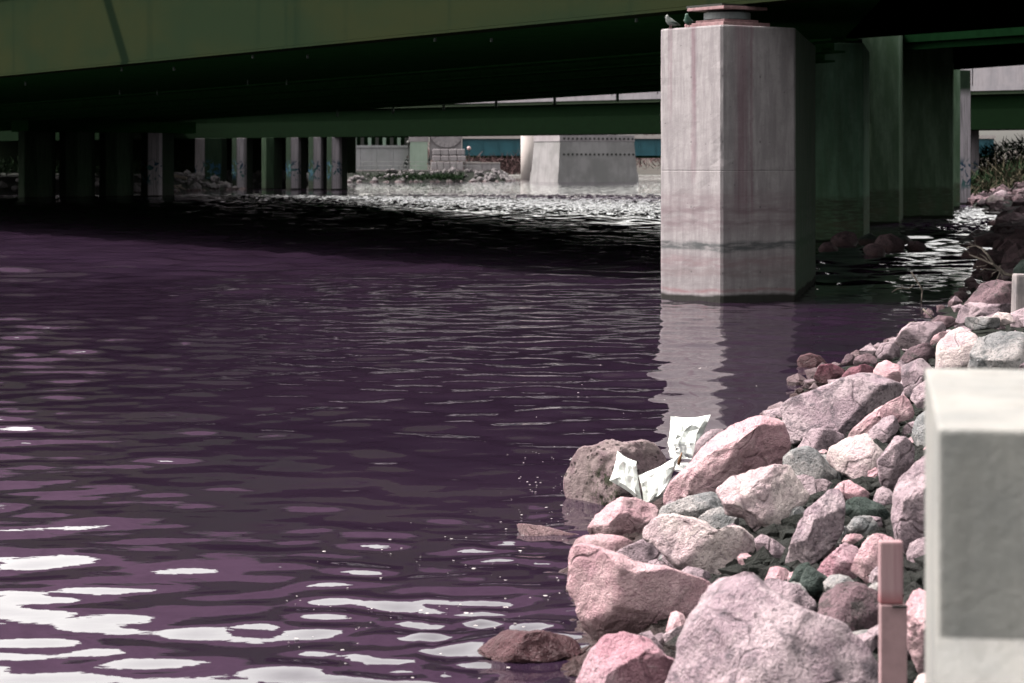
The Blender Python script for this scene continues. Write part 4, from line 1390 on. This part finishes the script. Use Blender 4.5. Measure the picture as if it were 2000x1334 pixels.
# ------------------------------------------------------------------ bare branches
def branch(label, D, lines, base):
    mb = MB()
    o0 = W(*base, D)
    for pts, r0, r1 in lines:
        n = len(pts)
        P = [W(px, py, D + 0.15 * math.sin(k * 1.7 + px)) for k, (px, py) in enumerate(pts)]
        mb.tube(P, [r0 + (r1 - r0) * k / max(1, n - 1) for k in range(n)], 6)
    o = mb.build('bare_branch', M['bark'], None, True, origin=tuple(o0))
    tag(o, label, 'branch')


def bp(pts): return [(1840 + x * 160 / 970, 440 + y * 160 / 970) for x, y in pts]


branch('pale bare forked branch lying over the rocks at the right edge', 38.0, [
    (bp([(1100, 690), (960, 625), (900, 600), (745, 580), (700, 530), (610, 465), (540, 350), (470, 275), (390, 240), (310, 260), (290, 280)]), 0.035, 0.010),
    (bp([(610, 465), (530, 430), (440, 395), (330, 350), (320, 320), (255, 285)]), 0.022, 0.008),
    (bp([(540, 430), (530, 400), (490, 365), (445, 340)]), 0.012, 0.006),
    (bp([(690, 540), (650, 530), (540, 525), (500, 515), (440, 560)]), 0.012, 0.005),
    (bp([(545, 450), (510, 480), (400, 490)]), 0.010, 0.005),
    (bp([(690, 545), (665, 610), (610, 700), (590, 730)]), 0.012, 0.005),
    (bp([(695, 550), (715, 610), (730, 670)]), 0.010, 0.005),
    (bp([(650, 545), (600, 570), (590, 600)]), 0.010, 0.005),
    (bp([(395, 245), (390, 210), (395, 180)]), 0.008, 0.004),
    (bp([(380, 240), (330, 220), (315, 205)]), 0.008, 0.004),
    (bp([(510, 320), (515, 295), (500, 280)]), 0.008, 0.004),
    (bp([(680, 500), (700, 470)]), 0.010, 0.005)], (1960, 535))


def cp(pts): return [(1480 + x * 520 / 1734, 460 + y * 400 / 1334) for x, y in pts]


branch('thin bare twig sticking up from the water right of the big pier', 38.5, [
    (cp([(1000, 240), (1040, 300), (1065, 345), (1070, 375)]), 0.014, 0.012), (cp([(1070, 375), (1065, 430)]), 0.012, 0.012), (cp([(1080, 350), (1070, 370)]), 0.008, 0.008),
    (cp([(875, 370), (905, 348), (940, 342), (985, 350), (1015, 320)]), 0.010, 0.010), (cp([(945, 342), (940, 320)]), 0.006, 0.006)], (1800, 575))
branch('thin twig leaning over the small purple stones', 31.0, [
    (cp([(1075, 478), (1130, 530), (1170, 565), (1205, 620)]), 0.012, 0.008), (cp([(960, 600), (985, 570), (1020, 560)]), 0.008, 0.006)], (1830, 640))
st = MB().tube([W(1757, 700, 29.0), W(1757, 676, 29.0)], 0.02, 6)
for pts in ([(1732, 685), (1757, 687)], [(1740, 690), (1752, 706)]):
    st.tube([W(*q, 29.0) for q in pts], 0.012, 5)
st = st.build('broken_stake', M['dark_metal'], None, origin=tuple(W(1757, 700, 29)))
tag(st, 'dark broken stake between the small purple stones', 'stake')


# ------------------------------------------------------------------ birds
def bird(px, D, label, face, mat, seed):
    p = W(px, 0, D)
    root = empty('bird', (p.x, D, 4.40), face)
    tag(root, label, 'bird', 'birds perched on the pier top')
    # body: one continuous lathe along a bent axis, chest upright
    prof = [(-0.16, 0.020, 0.055), (-0.11, 0.026, 0.065), (-0.07, 0.045, 0.078), (-0.02, 0.060, 0.095), (0.03, 0.060, 0.115), (0.06, 0.048, 0.145), (0.072, 0.034, 0.168), (0.080, 0.033, 0.185), (0.085, 0.026, 0.203), (0.086, 0.010, 0.214)]
    mb = MB()
    n = 14
    b = 0
    for (x, r, z) in prof:
        for k in range(n):
            t = 2 * math.pi * k / n
            tilt = min(1.0, max(0.0, (x + 0.02) / 0.09)) * 0.9
            mb.v.append((x - math.sin(tilt) * r * math.sin(t), r * math.cos(t) * (0.95 if x > -0.06 else 1.0), z + math.cos(tilt) * r * math.sin(t) * (1.0 if x > -0.08 else 0.4)))
    for i in range(len(prof) - 1):
        for k in range(n):
            k2 = (k + 1) % n
            mb.f.append((i * n + k, i * n + k2, (i + 1) * n + k2, (i + 1) * n + k))
    mb.f.append(tuple(reversed(range(n))))
    mb.f.append(tuple((len(prof) - 1) * n + k for k in range(n)))
    mb.build('body', mat, root, True)
    MB().tube([(0.10, 0, 0.190), (0.125, 0, 0.184)], [0.010, 0.003], 6).build('beak', M['dark_metal'], root)
    for s in (-1, 1):
        MB().tube([(0.01, 0.025 * s, 0.065), (0.012, 0.025 * s, 0.004)], 0.006, 6).tube([(0.0, 0.025 * s, 0.006), (0.04, 0.025 * s, 0.006)], 0.005, 5).build('leg', M['rusty'], root)
        MB().tube([(0.03, 0.056 * s, 0.11), (-0.05, 0.058 * s, 0.092), (-0.14, 0.026 * s, 0.07)], [0.016, 0.022, 0.005], 8).build('wing', M['dove_wing'], root, True)
        MB().lathe([(0.001, -0.004), (0.005, 0), (0.001, 0.004)], 0, 0, 8).build('eye', M['dark_metal'], root).location = (0.098, 0.024 * s, 0.196)


M['dove'] = paint('pale_feathers', (0.52, 0.56, 0.54), 0.8, 0.5, 18)
M['dove_dark'] = paint('green_grey_feathers', (0.11, 0.24, 0.18), 0.7, 0.5, 18)
M['dove_wing'] = paint('grey_wing', (0.16, 0.22, 0.2), 0.7, 0.4, 25)
bird(1311, 39.1, 'pale breasted small bird at the left on the pier top', R(205), M['dove'], 1)
bird(1344, 38.75, 'dark green grey small bird second from the left pier corner', R(250), M['dove_dark'], 2)


# ------------------------------------------------------------------ people, bicycle
def skin_body(name, joints, edges, root, mat):
    me = bpy.data.meshes.new(name)
    me.from_pydata([j[:3] for j in joints], edges, [])
    o = link(name, me, mat, root)
    sk = o.modifiers.new('skin', 'SKIN')
    for i, j in enumerate(joints):
        me.skin_vertices[0].data[i].radius = (j[3], j[4] if len(j) > 4 else j[3])
        me.skin_vertices[0].data[i].use_root = (i == 0)
    sk.use_smooth_shade = True
    ss = o.modifiers.new('sub', 'SUBSURF')
    ss.levels = 1
    ss.render_levels = 2
    return o


def ensure_skin(me):
    pass


def person(label, loc, rz, riding):
    root = empty('person', loc, rz)
    tag(root, label, 'person')
    if riding:
        J = [(0, -.05, 1.0, .15, .12), (.02, 0.08, 1.2, .15, .12), (.0, .22, 1.42, .17, .12), (0, .30, 1.52, .06), (0, .37, 1.62, .09, .10), (0, .38, 1.73, .085, .09),
             (.18, .22, 1.42, .06), (.23, .40, 1.2, .045), (.22, .58, 1.05, .035), (.22, .64, 1.02, .035), (-.18, .22, 1.42, .06), (-.23, .40, 1.2, .045), (-.22, .58, 1.05, .035), (-.22, .64, 1.02, .035),
             (.10, .0, .95, .095), (.11, .32, .72, .07), (.11, .12, .36, .05), (.11, .14, .28, .04), (.11, .26, .25, .035),
             (-.10, .0, .95, .095), (-.11, .36, .88, .07), (-.11, .22, .54, .05), (-.11, .24, .46, .04), (-.11, .36, .43, .035)]
    else:
        J = [(0, 0, .95, .15, .11), (0, 0, 1.2, .15, .11), (0, 0, 1.42, .17, .11), (0, 0.01, 1.53, .06), (0, .02, 1.63, .085, .10), (0, .02, 1.74, .085, .09),
             (.19, 0, 1.42, .06), (.23, -.02, 1.15, .045), (.24, .08, .92, .035), (.24, .1, .83, .035), (-.19, 0, 1.42, .06), (-.23, .0, 1.15, .045), (-.24, .06, .92, .035), (-.24, .08, .83, .035),
             (.09, 0, .88, .095), (.1, .06, .48, .065), (.1, .02, .1, .045), (.1, .05, .04, .04), (.1, .15, .035, .035),
             (-.09, 0, .88, .095), (-.1, -.02, .48, .065), (-.1, -.14, .12, .045), (-.1, -.12, .05, .04), (-.1, -.02, .035, .035)]
    E = [(0, 1), (1, 2), (2, 3), (3, 4), (4, 5), (2, 6), (6, 7), (7, 8), (8, 9), (2, 10), (10, 11), (11, 12), (12, 13), (0, 14), (14, 15), (15, 16), (16, 17), (17, 18), (0, 19), (19, 20), (20, 21), (21, 22), (22, 23)]
    me = bpy.data.meshes.new('body')
    me.from_pydata([j[:3] for j in J], E, [])
    o = link('body', me, M['cloth'], root)
    o.modifiers.new('skin', 'SKIN').use_smooth_shade = True
    if not me.skin_vertices:
        bm = bmesh.new(); bm.from_mesh(me); bm.verts.layers.skin.verify(); bm.to_mesh(me); bm.free()
    for i, j in enumerate(J):
        me.skin_vertices[0].data[i].radius = (j[3], j[4] if len(j) > 4 else j[3])
        me.skin_vertices[0].data[i].use_root = (i == 0)
    ss = o.modifiers.new('sub', 'SUBSURF'); ss.levels = 1; ss.render_levels = 1
    hz = 1.70 if riding else 1.72
    hy = .37 if riding else .015
    MB().lathe([(0.04, hz - .07), (0.098, hz - .03), (0.105, hz + .04), (0.07, hz + .11), (0.02, hz + .13)], 0, hy - .02, 12).build('hair', M['hair'], root, True)
    MB().lathe([(0.03, hz - .13), (0.075, hz - .08), (0.08, hz), (0.05, hz + .06)], 0, hy + .035, 12).build('face', M['skin'], root, True)
    for s in (-1, 1):
        y, z = (.66, 1.01) if riding else (.1, .80)
        mb = MB().box(.22 * s, y, z, .035, .08, .09)
        for k in range(4): mb.tube([(.22 * s + (k - 1.5) * .012, y, z - .03), (.22 * s + (k - 1.5) * .012, y + .01, z - .09 + .006 * abs(k - 1.5))], .008, 5)
        mb.tube([(.22 * s, y + .04, z), (.22 * s - .02 * s, y + .065, z - .035)], .009, 5)
        mb.build('hand', M['skin'], root)
    return root


def bicycle(loc, rz):
    root = empty('bicycle', loc, rz)
    tag(root, 'dark bicycle ridden along the riverside path', 'bicycle')
    for y in (-0.42, 0.62):
        pts = [(0, y + .34 * math.cos(t), .34 + .34 * math.sin(t)) for t in np.linspace(0, 2 * math.pi, 25)]
        wh = MB().tube(pts, .022, 6).build('wheel', M['dark_metal'], root, True)
        sp = MB()
        for t in np.linspace(0, math.pi, 7)[:-1]:
            sp.tube([(0, y - .33 * math.cos(t), .34 - .33 * math.sin(t)), (0, y + .33 * math.cos(t), .34 + .33 * math.sin(t))], .004, 4)
        sp.build('spokes', M['galv'], wh)
    fr = MB()
    for a, b in (((0, -.42, .34), (0, .05, .30)), ((0, .05, .30), (0, -.12, .88)), ((0, -.42, .34), (0, -.08, .74)), ((0, -.08, .74), (0, .46, .80)), ((0, .05, .30), (0, .46, .72)), ((0, .62, .34), (0, .44, .98))):
        fr.tube([a, b], .02, 6)
    fr.build('frame', M['dark_metal'], root)
    MB().tube([(-.26, .60, 1.0), (-.1, .46, 1.0), (.1, .46, 1.0), (.26, .60, 1.0)], .016, 6).build('handlebar', M['dark_metal'], root)
    MB().box(0, -.12, .90, .14, .26, .06).build('saddle', M['dark_metal'], root, bevel=.02)
    MB().tube([(-.12, .05, .24), (.12, .05, .36)], .014, 5).build('pedal', M['dark_metal'], root)


xc = (790 - 1000) / F * 302
person('cyclist in dark clothes leaning over the handlebar on the far path', (xc, 302, 1.40), R(-75), True)
bicycle((xc, 302, 1.40), R(-75))
person('person in dark clothes standing by the stone arch base', ((838 - 1000) / F * 304, 304, 1.40), R(60), False)


# ------------------------------------------------------------------ far left bank: wall, arch, lamps, railing
def far_wall():
    root = empty('riverside_wall', (0, 0, 0))
    tag(root, 'long grey riverside wall with cornice behind the cyclist', 'wall')
    D = 312.0
    x0, x1 = (672 - 1000) / F * D, (801 - 1000) / F * D
    xs = np.linspace(x0, x1, 5)
    for k in range(4):
        MB().box((xs[k] + xs[k + 1]) / 2, D, 2.85, xs[k + 1] - xs[k] - 0.03, 0.6, 2.9).build('wall_panel', M['wallgrey'], root)
    MB().box((x0 + x1) / 2, D, 4.45, x1 - x0 + .2, 0.9, 0.30).build('cornice', M['wallgrey'], root)
    MB().box((x0 + x1) / 2, D + .5, 5.2, x1 - x0, 0.4, 1.2).build('recess', M['far_steel'], root)
    for k in range(9):
        MB().box(x0 + (x1 - x0) * (k + .5) / 9, D - .1, 5.1, 0.42, 0.6, 1.0).build('beam_end', M['pipe' if k % 2 else 'dark_metal'], root)


far_wall()


def arch():
    root = empty('stone_arch', (0, 0, 0))
    tag(root, 'pale carved stone arch foot with rounded plinth beyond the cyclist', 'arch')
    D = 310.0
    X = lambda px: (px - 1000) / F * D
    Zp = lambda py: H + (HZ - py) / F * D
    # mint pilaster
    MB().box(X(818), D, (1.4 + Zp(277)) / 2, X(835) - X(801), 0.9, Zp(277) - 1.4).build('pilaster', M['mint'], root)
    MB().box(X(818), D, Zp(272), X(838) - X(800), 1.1, .6).build('capital', M['masonry'], root, bevel=.06)
    MB().box(X(818), D, Zp(262), X(834) - X(803), 1.0, .6).build('capital', M['masonry'], root, bevel=.06)
    # main mass with spandrel
    MB().box(X(870), D + .6, 4.9, X(900) - X(838), 1.2, 4.4).build('spandrel', M['masonry'], root)
    # voussoirs of the arch, a curve sweeping up to the left and right
    cx_, cz_ = X(872), Zp(255)
    r0, r1 = 1.55, 2.2
    n = 11
    for k in range(n):
        t0 = math.pi + (k + .04) * math.pi / n
        t1 = math.pi + (k + .96) * math.pi / n
        mb = MB()
        vs = []
        for y in (D - .32, D + .02):
            for (r, t) in ((r0, t0), (r1, t0), (r1, t1), (r0, t1)):
                vs.append((cx_ + r * math.cos(t), y, cz_ + r * math.sin(t)))
        mb.v = vs
        mb.f = [(0, 1, 2, 3), (7, 6, 5, 4), (0, 4, 5, 1), (1, 5, 6, 2), (2, 6, 7, 3), (3, 7, 4, 0)]
        mb.build('voussoir', M['masonry'], root)
    # plinth courses
    for (px0, px1, py0, py1, dep, nb) in ((845, 908, 303, 291, 1.5, 4), (845, 910, 315, 304, 1.9, 4), (842, 905, 332, 316, 2.2, 5)):
        xs = np.linspace(X(px0), X(px1), nb + 1)
        for k in range(nb):
            MB().box((xs[k] + xs[k + 1]) / 2, D - .2, (Zp(py0) + Zp(py1)) / 2, xs[k + 1] - xs[k] - .03, dep, Zp(py1) - Zp(py0) - .03).build('plinth_block', M['masonry'], root, bevel=.12)
    xs = np.linspace(X(906), X(977), 5)
    low = empty('low_stone_wall', (0, 0, 0))
    tag(low, 'low pale stone wall running right from the arch foot', 'wall')
    for k in range(4):
        MB().box((xs[k] + xs[k + 1]) / 2, D + .2, (1.4 + Zp(319)) / 2, xs[k + 1] - xs[k] - .03, .9, Zp(319) - 1.4).build('stone_block', M['masonry'], low, bevel=.03)
    MB().box((xs[0] + xs[-1]) / 2, D + .2, Zp(318), xs[-1] - xs[0], 1.1, .14).build('coping', M['white_edge'], low)


arch()
# dark retaining wall and brush seen through the gap of the far left piers
rw = MB().box(-52, 262, 3.4, 70, 1.0, 4.4)
tag(rw.build('retaining_wall', M['deck']), 'dark retaining wall seen between the far left piers', 'wall')


def lamp(px, D, ztop, label, globe):
    x = (px - 1000) / F * D
    root = empty('street_lamp', (x, D, 1.25))
    tag(root, label, 'street lamp', 'lamps along the riverside path')
    h = ztop - 1.25
    MB().tube([(0, 0, 0), (0, 0, 0.4), (0, 0, h)], [.10, .06, .05], 8).build('pole', M['dark_metal'], root)
    if globe:
        MB().lathe([(0.03, h - .02), (.24, h + .08), (.30, h + .28), (.22, h + .48), (.04, h + .56)], 0, 0, 16).build('globe', M['globe'], root, True)
    else:
        MB().lathe([(0.10, h - .1), (.22, h + .5), (.30, h + .55), (.05, h + .85)], 0, 0, 8).build('lantern', M['dark_metal'], root)


lamp(916, 330, 4.05, 'white globe lamp in front of the teal bridge', True)
lamp(242, 172, 3.35, 'small globe lamp glimpsed between the dark far left piers', True)
lamp(798, 303, 4.35, 'dark lantern post beside the cyclist', False)
lamp(671, 299, 4.6, 'dark lantern post at the left end of the grey wall', False)


def railing():
    root = empty('railing', (0, 0, 0))
    tag(root, 'thin metal railing along the riverside path', 'railing')
    p0, p1 = Vector((-21.5, 293.5)), Vector((-4.0, 304.0))
    for z in (2.45, 1.95):
        MB().tube([(p0.x, p0.y, z), (p1.x, p1.y, z)], .03, 6).build('rail', M['galv'], root)
    for k in range(12):
        p = p0 + (p1 - p0) * k / 11
        MB().tube([(p.x, p.y, 1.2), (p.x, p.y, 2.45)], .03, 6).build('baluster', M['galv'], root)


railing()


# ------------------------------------------------------------------ brush and trees
def brush(name, mat, regions, n, label, seed, ln=(0.5, 1.6), wd=0.05):
    rn = np.random.RandomState(seed)
    vs, fs = [], []
    for k in range(n):
        x0, x1, y0, y1, zf, hh = regions[rn.randint(len(regions))]
        x, y = rn.uniform(x0, x1), rn.uniform(y0, y1)
        z = zf(x, y) + rn.uniform(0, hh)
        L = rn.uniform(*ln)
        d = np.array([rn.uniform(-.8, .8), rn.uniform(-.8, .8), rn.uniform(.1, 1.0)])
        d /= np.linalg.norm(d)
        s = np.cross(d, rn.uniform(-1, 1, 3)); s /= np.linalg.norm(s) + 1e-6
        b = len(vs)
        p = np.array([x, y, z])
        vs += [tuple(p - s * wd), tuple(p + s * wd), tuple(p + d * L + s * wd * .3), tuple(p + d * L - s * wd * .3)]
        fs.append((b, b + 1, b + 2, b + 3))
    me = bpy.data.meshes.new(name)
    me.from_pydata(vs, [], fs)
    return tag(link(name, me, mat), label, kind='stuff')


def gz(x, y):
    return bank_h(x, y) - 0.1


brush('brush', M['leaf'], [(24, 60, 135, 200, gz, 1.2), (30, 70, 165, 215, gz, 3.0)], 26000, 'green brush covering the far right bank', 1, (.3, .8), .05)
brush('dry_brush', M['brush'], [(24, 60, 130, 200, gz, 1.0)], 6000, 'dry brush on the far right bank', 2, (.4, 1.6), .05)
brush('reddish_brush', M['twig'], [(-8, 3, 350, 380, lambda x, y: 0.6, 2.4), (15, 60, 455, 480, lambda x, y: 0.5 + (y - 455) * .12, 3.0), (-20, 10, 455, 480, lambda x, y: 0.5 + (y - 455) * .12, 3.0)], 9000, 'reddish bare brush on the bank beyond the arch', 3, (.6, 2.2), .06)
brush('grass', M['leaf'], [(-26, -6, 292, 300, lambda x, y: .2, 0.5), (-60, -31, 190, 260, lambda x, y: 1.2, 1.2)], 5000, 'dark green growth on the far left bank edge', 4, (.3, .9), .06)


def tree(loc, h, label, seed):
    rn = random.Random(seed)
    root = empty('bare_tree', loc)
    tag(root, label, 'tree', 'bare trees on the far bank')
    mb = MB().tube([(0, 0, -0.3), (.05, 0, h * .3), (-.05, .05, h * .55)], [.26, .2, .14], 7)
    mb.build('trunk', M['bark'], root, True)
    cb = MB()
    for k in range(9):
        z0 = h * rn.uniform(.3, .55)
        a = rn.uniform(0, 6.28)
        L = h * rn.uniform(.25, .5)
        p1 = Vector((math.cos(a) * L * .5, math.sin(a) * L * .5, z0 + L * .6))
        p2 = p1 + Vector((math.cos(a) * L * .25, math.sin(a) * L * .25, L * .5))
        cb.tube([(0, 0, z0), p1, p2], [.09, .05, .02], 5)
        for q in range(8):
            t = rn.uniform(.3, 1)
            b0 = Vector((0, 0, z0)).lerp(p1, t) if rn.random() < .5 else p1.lerp(p2, t)
            cb.tube([b0, b0 + Vector((rn.uniform(-1, 1), rn.uniform(-1, 1), rn.uniform(.2, 1.2))) * h * .12], [.025, .008], 4)
    cb.build('crown', M['twig'], root)


for k, (px, D, h) in enumerate(((965, 470, 8), (990, 475, 9), (1008, 468, 8), (1250, 468, 7), (1272, 474, 8), (940, 480, 9))):
    tree(((px - 1000) / F * D, D, 1.0 + (D - 455) * .1), h, ['bare reddish tree nearest the globe lamp under the teal bridge', 'bare reddish tree midway between globe lamp and round column', 'bare reddish tree touching the round column on its left', 'bare reddish tree between the massive pier and the big pale pier', 'bare reddish tree just left of the big pale pier', 'bare reddish tree half hidden behind the globe lamp'][k], 40 + k)


def root_curl():
    pts = [(1040, 425), (1000, 415), (965, 405), (945, 415), (940, 440), (950, 465), (985, 470), (1010, 462)]
    q = [(x * 0.35, 200 + y * 0.35) for x, y in pts]
    mb = MB().tube([W(px, py, 181 + .3 * i) for i, (px, py) in enumerate(q)], [.12, .13, .13, .13, .12, .12, .1, .06], 8)
    for (a, b_) in (((330, 362), (318, 374)), ((338, 362), (352, 374)), ((345, 363), (362, 370))):
        mb.tube([W(*a, 181), W(*b_, 181)], [.09, .05], 6)
    o = mb.build('driftwood', M['bark'], None, True, origin=tuple(W(340, 370, 181)))
    tag(o, 'pale curved driftwood root on the bank in the wide pier gap', 'driftwood')


root_curl()


# ------------------------------------------------------------------ foam on the water
def on_water(px, py):
    D = F * H / (py - HZ)
    return ((px - 1000) / F * D, D)


rn = random.Random(12)
pts = []
for _ in range(300):
    q = rn.random()
    if q < .35: px, py = rn.gauss(1080, 60), rn.gauss(930, 55)
    elif q < .75: px, py = rn.gauss(900, 150), rn.gauss(1150, 100)
    elif q < .9: px, py = rn.uniform(1100, 1560), rn.uniform(700, 850)
    else: px, py = rn.uniform(560, 720), rn.uniform(1080, 1300)
    x, y = on_water(px, py)
    if x < shore(y) - .05 and y > 8:
        pts.append((x, y, 0.001, 0.003 + 0.010 * rn.random() ** 3))
scatter('foam_bubbles', M['foam'], pts, 'white foam bubbles floating beside the rocks', flat=0.22, jitter=0.1)
